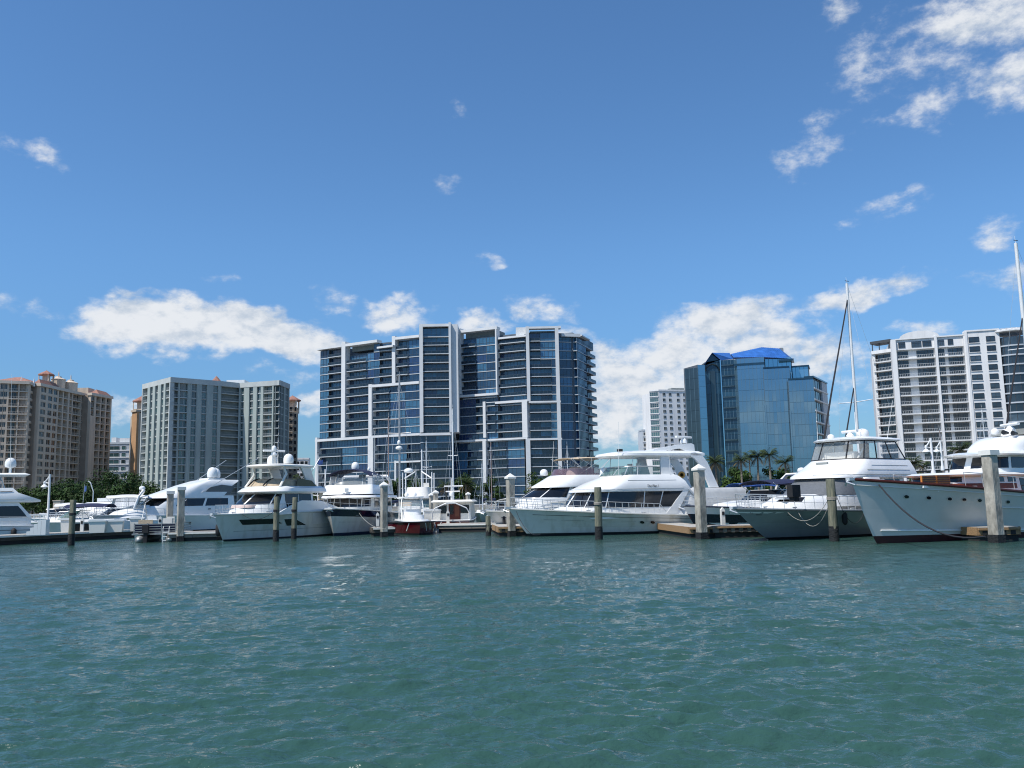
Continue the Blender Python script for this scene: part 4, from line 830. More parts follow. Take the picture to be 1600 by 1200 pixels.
class Boat:
    def __init__(s,name,label,px,py,hd,group=None,cat='boat',P=None):
        P=at_z(px,py) if P is None else P; s.rt=empty(name,(float(P[0]),float(P[1]),0),R(hd),label,cat,group or 'boats moored in the marina')
    def hull(s,xs,xb,Wd,zb,zs,m=None,bm=None,band=None,sp=1.8,a=.42,p=2.3,flare=.25,bt=.16,bz=.72,deck=None,rub=True,rubm=None,bowz=None,sterntaper=.1,full=False):
        s.xs,s.xb,s.W,s.zb,s.zs,s.sp,s.a,s.p,s.fl=xs,xb,Wd,zb,zs,sp,a,p,flare; s.stt=sterntaper; s.full=full
        m=m or white; bm=bm or boot
        lv=[(-.35,1),(0,1),(bt/ max(zb,.1),1),(.34,0),(.55,0),(bz,0),(.86,0),(1,0)]
        NS=26; ss=[i/NS for i in range(NS+1)]; g=MB(); prev=None
        for sd in (1,-1):
            rows=[]
            for h,_ in lv: rows.append([s.hp(q,h,sd) for q in ss])
            for i in range(len(lv)-1):
                mm=1 if i<2 else (2 if band and lv[i][0]>=bz-.01 else 0); A,B=rows[i],rows[i+1]
                g.grid([A,B] if sd==1 else [B,A],mm)
        tr=[s.hp(0,h,1) for h,_ in lv]; ts=[s.hp(0,h,-1) for h,_ in lv]
        g.add(tr+ts,[(i,i+1,len(lv)+i+1,len(lv)+i) for i in range(len(lv)-1)],0)
        g.obj('hull',[m,bm,band or m],s.rt,55)
        d=MB(); G=[]
        for q in ss:
            L_=s.hp(q,1,1); y=max(0,L_[1]-.03); G.append([(L_[0],y*c,L_[2]-.06+.07*(1-c*c)*min(1,y)) for c in (1,.6,0,-.6,-1)])
        d.grid(G); d.obj('deck',[deck or white],s.rt,40)
        if rub:
            r=MB(); r.tube([s.hp(q,1,1)+np.array([0,.0,.0]) for q in ss],.05,5); r.tube([s.hp(q,1,-1) for q in ss],.05,5); r.obj('rub_rail',[rubm or m],s.rt,60)
        return s
    def sheer(s,q): return s.zs+(s.zb-s.zs)*q**s.sp
    def hp(s,q,h,sd=1,off=0.):
        zt=s.sheer(q); hh=max(h,0); xe=s.xb*hh**.85 if h>=0 else -.9*min(1,-h/.35)
        x=s.xs+q*(xe-s.xs); t=max(0,(q-s.a)/(1-s.a)); bs=s.W*(1-t**s.p); a2=max(0,s.a-.15); t2=max(0,(q-a2)/(1-a2)); bw=s.W*.93*(1-t2**(s.p*.72)) if not s.full else s.W*.95*(1-t**(s.p*.9))
        st=1-s.stt*(1-min(1,q/.4))**2
        y=(bw+(bs-bw)*(hh**(1.25+flare_(s.fl,q))))*st if h>=0 else bw*.8*st
        return np.array([x,sd*(max(0,y)+off),(h*zt if h>=0 else h*1.3)])
    def hpatch(s,q0,q1,h0,h1,m,name,sd=1,off=.012,q0t=None,q1t=None,label=None):
        q0t=q0 if q0t is None else q0t; q1t=q1 if q1t is None else q1t; G=[]
        for j in range(3):
            v=j/2; G.append([s.hp((q0+(q0t-q0)*v)+((q1+(q1t-q1)*v)-(q0+(q0t-q0)*v))*i/8,h0+(h1-h0)*v,sd,off) for i in range(9)])
        g=MB(); g.grid(G if sd==1 else G[::-1]); g.obj(name,[m],s.rt); return s
    def porthole(s,q,h,r=.13,sd=1,m=None):
        c=s.hp(q,h,sd,.0); e=s.hp(q+.01,h,sd)-c; e/=np.linalg.norm(e); u=s.hp(q,min(1,h+.05),sd)-c; u/=np.linalg.norm(u); n=np.cross(e,u); n*= 1 if n[1]*sd>0 else -1
        g=MB(); k=12
        for rr,o,mm in ((1.0,.012,0),(.74,.02,1)): g.add([c+n*o+e*rr*r*1.5*math.cos(6.283*i/k)+u*rr*r*math.sin(6.283*i/k) for i in range(k)],[tuple(range(k)) if sd*1>0 else tuple(range(k-1,-1,-1))],mm)
        g.obj('porthole',[steel,tint],s.rt)
    def rail(s,q0,q1,h,n,inset=.12,both=True,mid=True,name='bow_rail',lean=.0,r=.022,bow=True):
        g=MB()
        for sd in ((1,-1) if both else (1,)):
            T=[]
            for i in range(n+1):
                q=q0+(q1-q0)*i/n; b=s.hp(q,1,sd); b[1]=sd*max(0,abs(b[1])-inset); t=b+np.array([.12*lean+.10*i/n,0,h*min(1,(i+.35)/1.3)]); T.append(t)
                if i>0: g.tube([b,t],r*.8,4)
            g.tube(T,r,5)
            if mid: g.tube([p-np.array([0,0,h*.48]) for p in T[1:]],r*.6,4)
        if bow and q1>.96:
            pass
        g.obj(name,[steel],s.rt); return s
    def loft(s,name,secs,m,cap=True,back=True,bottom=False,smooth=42):
        L_=Loft(secs); g=MB(); L_.shell(g,0,cap,back,bottom); L_.o=g.obj(name,[m],s.rt,smooth); s.last=L_; return L_
    def panes(s,L_,spans,z0,z1,m,name='side_window',off=.014,sk=0.):
        for sp in spans:
            t0,t1=sp[0],sp[1]; a,b=(sp[2],sp[3]) if len(sp)>2 else (t0+sk*(-1 if t0>0 else 1)*0,t1)
            L_.patch(t0,t1,z0,z1,off,a,b).obj(name,[m],getattr(L_,'o',s.rt),60)
    def box(s,name,m,*a): g=MB(); g.box(*a); return g.obj(name,[m],s.rt)
    def tube(s,name,m,pts,r=.03,n=6,r2=None): g=MB(); g.tube(pts,r,n,r2=r2); return g.obj(name,[m],s.rt,60)
    def prism(s,name,m,poly,y0,y1): g=MB(); g.prism(poly,y0,y1); return g.obj(name,[m],s.rt)
    def dome(s,x,y,z,r,h=None,name='radar_dome',m=None):
        h=h or 2*r; g=MB(); g.lathe([(r*.45,0),(r*.5,h*.08),(r*.93,h*.12),(r,h*.3),(r*.98,h*.55),(r*.82,h*.78),(r*.5,h*.93),(.01,h)],(x,y,z),14); g.obj(name,[m or white],s.rt,60)
    def radar(s,x,y,z,w=1.2,rz=0.):
        g=MB(); g.lathe([(.2,0),(.22,.12),(.12,.24),(.08,.27)],n=10); c,sn=math.cos(rz)*w/2,math.sin(rz)*w/2
        g.tube([(-c,-sn,.33),(-c*.9,-sn*.9,.335),(c*.9,sn*.9,.335),(c,sn,.33)],.085,6); g.obj('radar_antenna',[white],s.rt,50,(x,y,z))
    def whip(s,x,y,z,h,dx=-.1,dy=0,r=.018,m=None): s.tube('whip_antenna',m or white,[(x,y,z),(x+dx*h,y+dy*h,z+h)],r,5,r*.5)
    def fender(s,q,h,sd=1,r=.16,l=.7,m=None):
        c=s.hp(q,h,sd,.18); g=MB(); g.lathe([(.03,-l/2-.04),(r*.6,-l/2),(r,-l/2+.1),(r,l/2-.1),(r*.6,l/2),(.03,l/2+.06)],n=10); g.obj('fender',[m or rubber],s.rt,60,tuple(c))
        t=s.hp(q,1,sd); s.tube('fender_line',rope,[c+[0,0,l/2],t],.012,4)
    def anchor(s):
        b=s.hp(1,1,1); g=MB(); g.box(b[0]-.5,b[0]+.25,-.1,.1,b[2]-.02,b[2]+.10); g.obj('bow_roller',[steel],s.rt)
        g=MB(); g.tube([(b[0]-.3,0,b[2]+.13),(b[0]+.3,0,b[2]-.06)],.035,5); g.tube([(b[0]+.1,-.24,b[2]-.22),(b[0]+.34,0,b[2]-.08),(b[0]+.1,.24,b[2]-.22)],.045,5); g.obj('anchor',[steel],s.rt)
    def bimini(s,x0,x1,w,z,m,sag=.28,deep=.0,posts=True,name='bimini_top',zb=None):
        g=MB(); G=[]; H=[]
        for i in range(7):
            x=x0+(x1-x0)*i/6; zz=z-.10*abs(i-3)/3-(.0 if i%2==0 else .02)
            G.append([(x,w*math.sin(a),zz-sag*(1-math.cos(a))/ (1-math.cos(1.25))) for a in np.linspace(-1.25,1.25,9)]); H.append([(p[0],p[1]*.99,p[2]-.03) for p in G[-1]])
        g.grid(G); g.grid([r[::-1] for r in H])
        for a in (0,6): g.grid([G[a],H[a]])
        g.grid([[r[0] for r in G],[r[0] for r in H]]); g.grid([[r[-1] for r in G],[r[-1] for r in H]])
        o=g.obj(name,[m],s.rt,60)
        if posts:
            q=MB(); zb=zb if zb is not None else z-1.3
            for sd in (-1,1):
                xm=(x0+x1)/2; e=w*math.sin(1.25)*sd
                for x in (x0+.05,xm,x1-.05): q.tube([(xm+(x-xm)*.25,e,zb),(x,e,z-sag)],.018,5)
            q.obj('bimini_frame',[steel],s.rt)
    def stripe(s,h,q0=.02,q1=.96,m=None,name='pin_stripe',w=.03):
        for sd in (1,-1): s.hpatch(q0,q1,h,h+w,m or navyg,name,sd,.014); s.hpatch(q0,q1,h,h+w,m or navyg,name,sd,.014) if 0 else None
        return s
    def cleats(s,*qs):
        for q in qs:
            b=s.hp(q,1,1); g=MB(); x,y,z=b[0],b[1]-.14,b[2]+.02; g.tube([(x-.17,y,z+.09),(x+.17,y,z+.09)],.03,5); g.tube([(x-.06,y,z-.05),(x-.06,y,z+.09)],.025,5); g.tube([(x+.06,y,z-.05),(x+.06,y,z+.09)],.025,5); g.obj('cleat',[steel],s.rt)
        return s
    def hatch(s,x,y,z,w=.55):
        g=MB(); g.box(x-w/2,x+w/2,y-w/2,y+w/2,z-.05,z+.04); o=g.obj('deck_hatch',[steel],s.rt); g=MB(); g.box(x-w*.42,x+w*.42,y-w*.42,y+w*.42,z+.041,z+.06); g.obj('hatch_glass',[tint],o); return s
    def wipers(s,L_,ts,z0,z1):
        for t in ts: g=MB(); g.tube([L_.P(t,z1)+L_.N(t,z1)*.05,L_.P(t+.05,z0+.1)+L_.N(t,z0)*.05],.016,4); g.obj('wiper',[black],L_.o)
        return s
    def seam(s,L_,t0,t1,z,name='styling_groove',m=None):
        g=MB(); g.tube([L_.P(t,z)+L_.N(t,z)*.004 for t in np.linspace(t0,t1,24)],.014,4); g.obj(name,[m or mech],L_.o); return s
    def seat(s,x,y,z,m=None):
        g=MB(); g.box(x-.28,x+.28,y-.28,y+.28,z,z+.45); g.box(x-.34,x-.2,y-.26,y+.26,z+.452,z+1.0); g.obj('helm_seat',[m or white2],s.rt)
def flare_(f,q): return f*4*max(0,q-.35)
offw_hull=mat('painted_hull_offwhite',(.63,.62,.58),.3,var=.06,scale=1.2,coat=.2)
# ------------------------------------------------------------ the boats, right to left
def rope_line(label,a,b,sag,m=rope,r=.015):
    a=np.array(a,float);b=np.array(b,float); pts=[]
    for i in range(13):
        t=i/12; p=a+(b-a)*t; p[2]-=sag*4*t*(1-t); p[2]=max(p[2],.05); pts.append(p-a)
    g=MB(); g.tube(pts,r,5); o=g.obj('mooring_line',[m],None,60,tuple(a)); tag(o,label,'rope','mooring lines'); return o
def wpt(b,p): c,s_=math.cos(b.rt.rotation_euler[2]),math.sin(b.rt.rotation_euler[2]); l=b.rt.location; return np.array([l[0]+c*p[0]-s_*p[1],l[1]+s_*p[0]+c*p[1],p[2]])
def big_yacht():
    b=Boat('motor_yacht','big white motor yacht seen from its side with dark wraparound windows and hardtop flybridge',828,838.5,203)
    b.hull(-15.2,1.4,2.35,1.75,.95,m=hullw,sp=1.5,flare=.3,bt=.2); b.anchor()
    for q in (.52,.475): b.porthole(q,.58,.14)
    b.hpatch(.05,.93,.80,.815,black,'knuckle_line',1,.022)
    b.loft('foredeck_trunk',[(1.2,-9,-3.8,-1.5,1.15,2.2),(1.6,-9,-3.8,-1.7,1.1,2.2),(1.78,-9,-4,-2.2,.95,2.4)],white)
    H=b.loft('deckhouse',[(1.0,-10.1,-6.0,-2.3,1.98,2.3),(1.66,-9.6,-6.0,-2.5,1.95,2.3),(2.70,-10.3,-6.0,-3.3,1.85,2.3)],white)
    b.panes(H,[(.015,.205),(-.205,-.015)],1.74,2.64,tint,'windshield_pane'); b.panes(H,[(.215,.36),(-.36,-.215)],1.72,2.64,tint,'windshield_pane')
    b.panes(H,[(.37,.64),(.65,.80),(.81,.965,.81,.99)],1.66,2.64,tint); b.panes(H,[(-.64,-.37),(-.80,-.65),(-.965,-.81)],1.66,2.64,tint)
    b.wipers(H,(-.12,.12),1.8,2.6); b.hatch(-3.4,.5,1.8); b.hatch(-4.6,-.3,1.8,.7); b.cleats(.9,.72,.5,.3); b.stripe(.62,.04,.9,mech,'hull_groove',.012); b.fender(.22,.6,1,.16,.6,white2)
    b.prism('wing_panel',white,[(-8.7,1.25),(-9.5,1.25),(-10.5,2.7),(-10.1,2.7)],1.86,1.99); b.prism('wing_panel',white,[(-8.7,1.25),(-9.5,1.25),(-10.5,2.7),(-10.1,2.7)],-1.99,-1.86)
    Fb=b.loft('flybridge',[(2.66,-10.6,-5.6,-3.0,1.98,2.3),(2.78,-10.6,-5.6,-3.05,2.02,2.3),(3.30,-10.3,-6.4,-4.3,1.88,2.3),(3.62,-9.9,-6.7,-5.3,1.74,2.4),(3.72,-9.6,-6.8,-5.5,1.68,2.4)],white,bottom=True)
    b.seam(Fb,.02,.95,2.82); b.seam(Fb,-.95,-.02,2.82); b.seam(Fb,.45,.92,3.35)
    Wv=Loft([(3.70,-8.9,-6.6,-5.35,1.62,2.3),(4.25,-9.1,-6.7,-5.95,1.5,2.3)])
    b.panes(Wv,[(-.17,.17),(.18,.36),(-.36,-.18),(.37,.56),(-.56,-.37),(.57,.94,.57,.85),(-.94,-.57,-.85,-.57)],3.70,4.24,clrg,'flybridge_screen')
    g=MB(); g.tube([Wv.P(t,4.25) for t in np.linspace(-.9,.9,25)],.035,5); 
    for t in (-.56,-.365,-.175,.175,.365,.565): g.tube([Wv.P(t,3.7),Wv.P(t,4.25)],.03,5)
    g.obj('screen_frame',[steel],b.rt,60)
    b.loft('hardtop',[(4.86,-11.7,-7.4,-5.2,1.45,2.5),(4.95,-12.1,-7.4,-4.95,1.62,2.5),(5.10,-12.1,-7.5,-5.1,1.62,2.5),(5.24,-11.8,-7.9,-6.0,1.35,2.5),(5.31,-11.5,-8.4,-7.2,.9,2.5)],white,bottom=True)
    arch=[(-11.00,5.12),(-11.35,5.16),(-11.90,4.98),(-12.30,4.5),(-13.10,2.85),(-12.40,2.85),(-11.80,4.25),(-11.30,4.76),(-11.00,4.90)]
    for y in (1.45,-1.62): b.prism('aft_arch',white,arch,y,y+.17)
    for y in (1.36,-1.5): b.prism('hardtop_pillar',white,[(-8.75,4.92),(-9.35,4.92),(-9.75,3.6),(-8.75,3.6)],y,y+.14)
    b.prism('radar_mast',white,[(-8.6,5.27),(-8.9,5.42),(-11.4,5.80),(-11.8,5.84),(-12.05,5.74),(-12.1,5.10),(-11.6,5.2),(-10.9,5.48),(-9.3,5.27)],-.55,.55)
    b.dome(-11.6,0,5.82,.24,.36,'radar_pod'); b.radar(-11.6,0,5.95,1.7,R(20)); b.whip(-5.6,1.5,3.7,3.4,-.03); b.whip(-9.3,1.7,3.3,2.2,.02,0,.015)
    b.tube('flybridge_pole',steel,[(-6.6,1.5,3.75),(-6.7,1.45,4.9)],.022); b.tube('flybridge_pole',steel,[(-6.6,-1.5,3.75),(-6.7,-1.45,4.9)],.022)
    b.seat(-7.4,.55,3.5); b.seat(-7.4,-.55,3.5); b.dome(-5.9,-.9,3.75,.3,.55,'satellite_dome'); g=MB(); g.box(-8.2,-8.5,-.9,.9,3.5,4.25); 
    b.loft('aft_deckhouse',[(.9,-15.0,-11,-9.4,2.05,3.),(2.5,-15.0,-11,-9.9,1.98,3.),(2.72,-15.1,-11,-10.2,1.95,3.),(2.82,-15.1,-11,-10.3,1.9,3.)],offw)
    b.prism('side_stair',steel,[(-10.4,2.75),(-10.55,2.75),(-11.9,1.3),(-11.75,1.3)],2.0,2.06); 
    b.box('searchlight',black,-6.5,-6.2,.3,.55,5.26,5.42); b.rail(.40,.985,.68,22,.16); b.box('cockpit_table',steel,-12.0,-11.2,1.0,1.6,2.83,2.9)
    t=bpy.data.curves.new('name_lettering','FONT'); t.body='The Plan I'; t.size=.21; t.extrude=.004; t.materials.append(black); t.shear=.25
    P=Fb.P(.66,2.93); q_=bpy.data.objects.new('text',t); me=q_.to_mesh().copy(); bpy.data.objects.remove(q_); o=bpy.data.objects.new('name_lettering',me); COL.objects.link(o); o.parent=b.rt; o.location=(P[0],P[1]+.03,P[2]); o.rotation_euler=(R(78),0,R(180))
    rope_line('pale mooring line from the greenish pile up to the side deck of the big yacht',wpt(b,b.hp(.70,1,1)+[0,0,.25]),np.array(at_z(936,843))+[0,-.2,2.1],.08)
    rope_line('dark mooring line from the big yacht bow to the dock end',wpt(b,b.hp(.98,.9,1)),np.array(at_z(845,834.5,.5)),.5,ropek)
    return b
big_yacht()
def convertible():
    b=Boat('sport_yacht','grey hulled sport yacht with enclosed flybridge of clear panels in black frames',1201,843.5,217)
    b.hull(-12.6,2.55,2.35,1.62,1.22,m=greyh,band=white,bz=.9,sp=1.6,flare=.35,bt=.12); b.anchor()
    b.loft('foredeck_trunk',[(1.35,-9,-3.8,.3,1.55,2.1),(1.75,-9,-3.9,.0,1.5,2.1),(2.12,-9,-4.0,-1.0,1.35,2.2),(2.25,-9,-4.2,-1.9,1.1,2.3)],white)
    T=Loft([(1.35,-9,-3.8,.3,1.55,2.1),(1.75,-9,-3.9,.0,1.5,2.1),(2.12,-9,-4.0,-1.0,1.35,2.2),(2.25,-9,-4.2,-1.9,1.1,2.3)])
    b.panes(T,[(.06,.26),(-.36,-.1)],1.88,2.1,black,'trunk_window')
    b.hatch(-.7,.5,2.06); b.hatch(-1.4,-.5,2.2); b.cleats(.9,.8,.55); b.stripe(.80,.03,.95,black,'hull_stripe',.02)
    H=b.loft('deckhouse',[(1.6,-10,-5.8,-2.4,1.95,2.4),(2.2,-10,-5.8,-2.5,1.92,2.4),(3.12,-10,-5.9,-4.1,1.8,2.4)],white)
    b.panes(H,[(-.475,.475)],2.2,3.07,greyglass,'windshield_cover'); b.panes(H,[(.50,.74),(.76,.95)],2.3,3.0,tint); b.panes(H,[(-.74,-.50)],2.3,3.0,tint)
    b.loft('flybridge',[(3.08,-11.1,-6.2,-3.6,2.08,2.4),(3.2,-11.1,-6.2,-3.7,2.1,2.4),(3.6,-11.0,-6.6,-4.8,1.98,2.4),(4.02,-10.9,-6.9,-5.75,1.80,2.5),(4.10,-10.8,-7.0,-5.9,1.76,2.5)],white,bottom=True)
    FB=b.last; b.seam(FB,.46,.93,3.5); b.seam(FB,.5,.93,3.75); b.seam(FB,.02,.95,3.24)
    E=Loft([(4.1,-10.7,-7.0,-5.95,1.74,2.6),(5.14,-9.9,-7.3,-6.45,1.6,2.6)])
    ts=[-.98,-.78,-.58,-.37,-.13,.13,.37,.58,.78,.98]
    for a,c in zip(ts,ts[1:]): b.panes(E,[(a+.012,c-.012)],4.14,5.1,clr,'clear_panel')
    g=MB()
    for t in ts: g.tube([E.P(t,4.1),E.P(t,4.6),E.P(t,5.14)],.035,5)
    g.tube([E.P(t,4.12) for t in np.linspace(-.98,.98,40)],.04,5); g.tube([E.P(t,5.12) for t in np.linspace(-.98,.98,40)],.04,5); g.obj('enclosure_frame',[black],b.rt,60)
    for y in (-1.1,1.1): b.tube('top_support',white2,[(-6.7,y,4.1),(-7.9,y*.95,5.15)],.05)
    b.seat(-8.2,.5,4.05,tanc); b.seat(-8.2,-.5,4.05,tanc); b.box('helm_console',white2,-7.2,-6.7,-.9,.9,4.08,4.55)
    b.loft('hardtop',[(5.14,-10.0,-7.4,-6.2,1.7,2.5),(5.22,-10.3,-7.4,-6.1,1.76,2.5),(5.32,-10.1,-7.5,-6.4,1.62,2.5),(5.40,-9.7,-7.8,-7.0,1.1,2.5)],white,bottom=True)
    b.radar(-7.8,.1,5.4,1.1,R(80)); b.dome(-7.6,-1.0,5.36,.2,.3); b.dome(-8.4,.5,5.4,.36,.5,'satellite_dome'); b.whip(-6.9,-1.4,5.2,1.9,.35,.25); b.whip(-9.2,1.5,5.2,2.2,-.05,.2); b.whip(-7.6,.6,5.6,1.2,0,0,.03)
    b.box('horn_panel',mech,-5.5,-5.38,-.6,.1,3.86,3.98)
    g=MB(); g.box(-.15,.5,1.62,1.95,2.12,2.72); g.box(-.05,.4,1.66,1.92,1.92,2.12); o=g.obj('rail_cover',[rubber],b.rt)
    b.rail(.42,.985,.72,15,.16); b.fender(.62,.7,1,.14,.6)
    A=np.array(at_z(1304,846))+np.array([0,-.2,0])
    rope_line('pale slack mooring line from the bow cleat to the yellowish pile',wpt(b,b.hp(.80,.95,1)),A+[0,0,2.35],1.15); rope_line('second slack line to the yellowish pile, hanging higher',wpt(b,b.hp(.84,.95,1)),A+[0,0,2.4],.9)
    rope_line('dark slack line from the yellowish pile back to the side deck',A+[.1,0,2.35],wpt(b,b.hp(.5,.96,1)),1.0,ropek)
    b2=b.hp(.95,1,1); b.tube('bow_line',rope,[(b2[0]-.3,0,b2[2]+.1),(b2[0]-.1,.3,b2[2]-.25),(b2[0]-.6,.5,b2[2]+.05)],.03)
convertible()
def classic():
    b=Boat('classic_yacht','classic white yacht with varnished wooden rail, teak deck boxes and high flared bow',1370,849.5,212)
    b.hull(-19,1.45,2.5,2.82,1.55,m=offw_hull,bm=bootred,sp=1.35,flare=.22,bt=.34,rub=False,deck=teak,p=2.0,a=.5)
    g=MB()
    for sd in (1,-1): g.tube([b.hp(i/26,1,sd)+np.array([0,-.02*sd,.045]) for i in range(27)],.075,6)
    g.obj('cap_rail',[mahog],b.rt,60); g=MB()
    for sd in (1,-1): g.tube([b.hp(i/26,.93,sd,.01) for i in range(27)],.03,5)
    g.obj('sheer_moulding',[offw_hull],b.rt,60); g=MB()
    for sd in (1,-1): g.tube([b.hp(.30+.7*i/26,.16+.05*i/26,sd,.02) for i in range(26)],.035,5)
    g.obj('spray_rail',[white],b.rt,60); g=MB(); g.tube([b.hp(.2+.45*i/10,.66,1,.015) for i in range(11)],.04,5); g.obj('rub_strake',[offw_hull],b.rt,60)
    for q in (.885,.83,.775,.735,.69,.6,.5): b.porthole(q,.78,.11)
    b.cleats(.93,.7); b.anchor(); b.loft('anchor_locker',[(2.65,-.35,.25,.75,.22,2.2),(2.95,-.3,.2,.55,.16,2.2)],white)
    # varnished deck trunk, louvred teak boxes, white tender chocks
    b.loft('deck_trunk',[(2.1,-8.5,-3.5,-1.2,1.12,2.3),(2.62,-8.5,-3.6,-1.5,1.05,2.3)],mahog)
    H=b.loft('deckhouse',[(2.0,-17.5,-6.0,-3.9,1.62,2.6),(2.95,-17.5,-6.0,-4.3,1.5,2.6)],white)
    b.panes(H,[(.06,.30),(-.3,-.06)],2.66,2.9,tint,'windshield_pane'); b.panes(H,[(.505,.585),(.60,.63)],2.66,2.9,tint); b.panes(H,[(.03,.63),(-.3,-.03)],2.35,2.60,mahogr,'coaming_panel'); b.panes(H,[(.645+.06*i,.695+.06*i) for i in range(5)],2.15,2.88,tint)
    b.loft('deckhouse_roof',[(2.95,-17.8,-6.0,-4.1,1.72,2.6),(3.02,-17.8,-6.0,-4.0,1.76,2.6),(3.12,-17.8,-6.2,-4.4,1.6,2.6)],white,bottom=True)
    for i,(x0,x1) in enumerate([(-2.85,-1.8),(-3.95,-2.9)]):
        g=MB(); g.box(x0,x1,1.18,1.26,2.5,2.98); 
        for k in range(4): g.box(x0+.05,x1-.05,1.26,1.285,2.57+.10*k,2.63+.10*k,1)
        g.obj('louvred_panel',[teak,mahog],b.rt)
    b.box('teak_locker',teak,-4.5,-3.7,1.29,1.5,2.1,2.5); b.box('tender_chock',white,-3.6,-1.7,1.29,1.38,2.42,2.52); b.box('tender_chock',white,-3.5,-2.6,1.39,1.48,2.24,2.34)
    Wh=b.loft('wheelhouse',[(3.1,-15.5,-9.2,-7.45,1.5,2.6),(3.32,-15.5,-9.2,-7.5,1.48,2.6),(3.95,-15.5,-9.3,-7.85,1.4,2.6)],white)
    b.panes(Wh,[(.02,.22),(-.22,-.02),(.245,.42),(-.42,-.245)],3.34,3.88,tint,'windshield_pane'); b.panes(Wh,[(.46,.6),(.62,.74),(.76,.86),(.88,.98)],3.34,3.88,tint)
    b.loft('wheelhouse_roof',[(3.95,-15.8,-9.2,-7.4,1.7,2.6),(4.03,-15.9,-9.2,-7.2,1.75,2.6),(4.16,-15.8,-9.5,-8.0,1.55,2.6)],white,bottom=True)
    b.loft('flybridge',[(4.1,-15.5,-11.0,-8.7,1.45,2.3),(4.45,-15.5,-11.1,-9.0,1.4,2.3),(4.72,-15.4,-11.3,-9.5,1.35,2.3),(4.93,-15.4,-11.5,-10.2,1.25,2.4),(5.0,-15.3,-11.6,-10.6,1.1,2.4)],white)
    b.radar(-11.4,.2,5.3,1.5,R(60)); b.prism('radar_mast',white,[(-11.0,5.05),(-11.7,5.05),(-11.55,5.4),(-11.25,5.4)],-.1,.4); b.tube('horn',black,[(-10.6,.5,5.16),(-10.2,.5,5.18)],.07,8,.13); b.tube('horn',black,[(-10.7,.9,5.1),(-10.3,.9,5.12)],.06,8,.12); b.dome(-10.5,-.1,5.1,.2,.35)
    b.tube('flybridge_rail',steel,[(-10.8,1.35,5.4),(-12.5,1.4,5.42),(-15.3,1.4,5.4)],.025); b.box('windscreen_cover',mech,-14.8,-11.9,-1.1,1.1,5.12,5.42)
    b.tube('searchlight',black,[(-10.8,1.45,3.5),(-10.6,1.62,3.5)],.11,8); b.whip(-11.4,1.2,5.0,3.4,-.05)
    b.rail(.3,.72,.75,8,.22,True,False,'side_rail',bow=False)
    p=wpt(b,b.hp(.945,.95,1)); q=np.array(at_z(1535,838,.7))
    rope_line('dark heavy mooring line drooping along the white flank of the classic yacht',p+[.0,-.05,0],q+[0,-.2,0],.75,ropek,.035)
    g=MB(); g.lathe([(.02,.3),(.22,.34),(.26,.5),(.05,.62)],n=8); 
classic()
def express(name,label,px,py,hd,Lg,Wd,zb,zs,hm=None,band=None,top=None,topz=2.9,arch=True,ports=0,tri=True,group=None,bm=None,full=False,canv=None):
    b=Boat(name,label,px,py,hd,group); bo=zb*.75
    b.hull(-Lg+bo,bo,Wd,zb,zs,m=hm,band=band,bm=bm,sp=1.4,flare=.3); x0=-Lg+bo
    xf=bo-Lg*.16
    b.loft('foredeck_trunk',[(zs*.9,x0+Lg*.35,x0+Lg*.6,xf,Wd*.62,2.1),(zb+.05,x0+Lg*.35,x0+Lg*.58,xf-.7,Wd*.56,2.1),(zb+.24,x0+Lg*.35,x0+Lg*.55,xf-Lg*.2,Wd*.44,2.2)],white)
    w0=x0+Lg*.52; z0=zb+.15; zw=zb+.85
    Ws=Loft([(z0,x0+Lg*.25,w0-Lg*.08,w0+.6,Wd*.82,2.2),(zw,x0+Lg*.22,w0-Lg*.11,w0-.45,Wd*.74,2.2)])
    for a in [(-.17,.17),(.18,.4),(-.4,-.18),(.42,.62),(-.62,-.42)]: b.panes(Ws,[a],z0,zw,tint if not full else clrg,'windshield_pane')
    g=MB(); g.tube([Ws.P(t,zw) for t in np.linspace(-.65,.65,25)],.035,5); g.obj('windshield_frame',[steel],b.rt,60)
    b.loft('cockpit_coaming',[(zs*.8,x0+.2,x0+Lg*.4,w0+.4,Wd*.92,3),(zb+.12,x0+.3,x0+Lg*.4,w0+.3,Wd*.86,3)],white,cap=True)
    if top: b.bimini(x0+Lg*.12,w0-.2,Wd*.82,topz,top,zb=zb+.2)
    if canv:
        C=Loft([(zw-.5,x0+Lg*.1,w0-Lg*.08,w0-.3,Wd*.74,2.4),(topz-.25,x0+Lg*.14,w0-Lg*.1,w0-.8,Wd*.66,2.4)]); 
        for a in [(-.3,.3),(.31,.6),(-.6,-.31),(.62,.97),(-.97,-.62)]: b.panes(C,[a],zw-.45,topz-.25,canv,'canvas_panel')
    if arch:
        g=MB(); xa=x0+Lg*.2; g.tube([(xa+.6,Wd*.86,zb),(xa,Wd*.82,topz*.9+.1),(xa-.3,Wd*.55,topz+.3),(xa-.3,-Wd*.55,topz+.3),(xa,-Wd*.82,topz*.9+.1),(xa+.6,-Wd*.86,zb)],.11,6); g.obj('radar_arch',[white],b.rt,60); b.dome(xa-.2,.3,topz+.36,.26,.36)
        b.whip(xa,Wd*.7,topz,1.8,-.25)
    if ports:
        for i in range(ports): b.porthole(.5+.12*i,.6,.1)
    b.rail(.45,.985,.6,11,.14); b.anchor(); return b
b=express('express_cruiser','navy blue hulled express cruiser with white deck, bow rail and dark navy bimini',1095,834.5,210,12.2,1.9,1.72,1.2,hm=navyg,band=white,top=navy,topz=3.3,bm=None)
b.hpatch(.0,.97,.14,.40,white,'white_boot_band',1,.01)
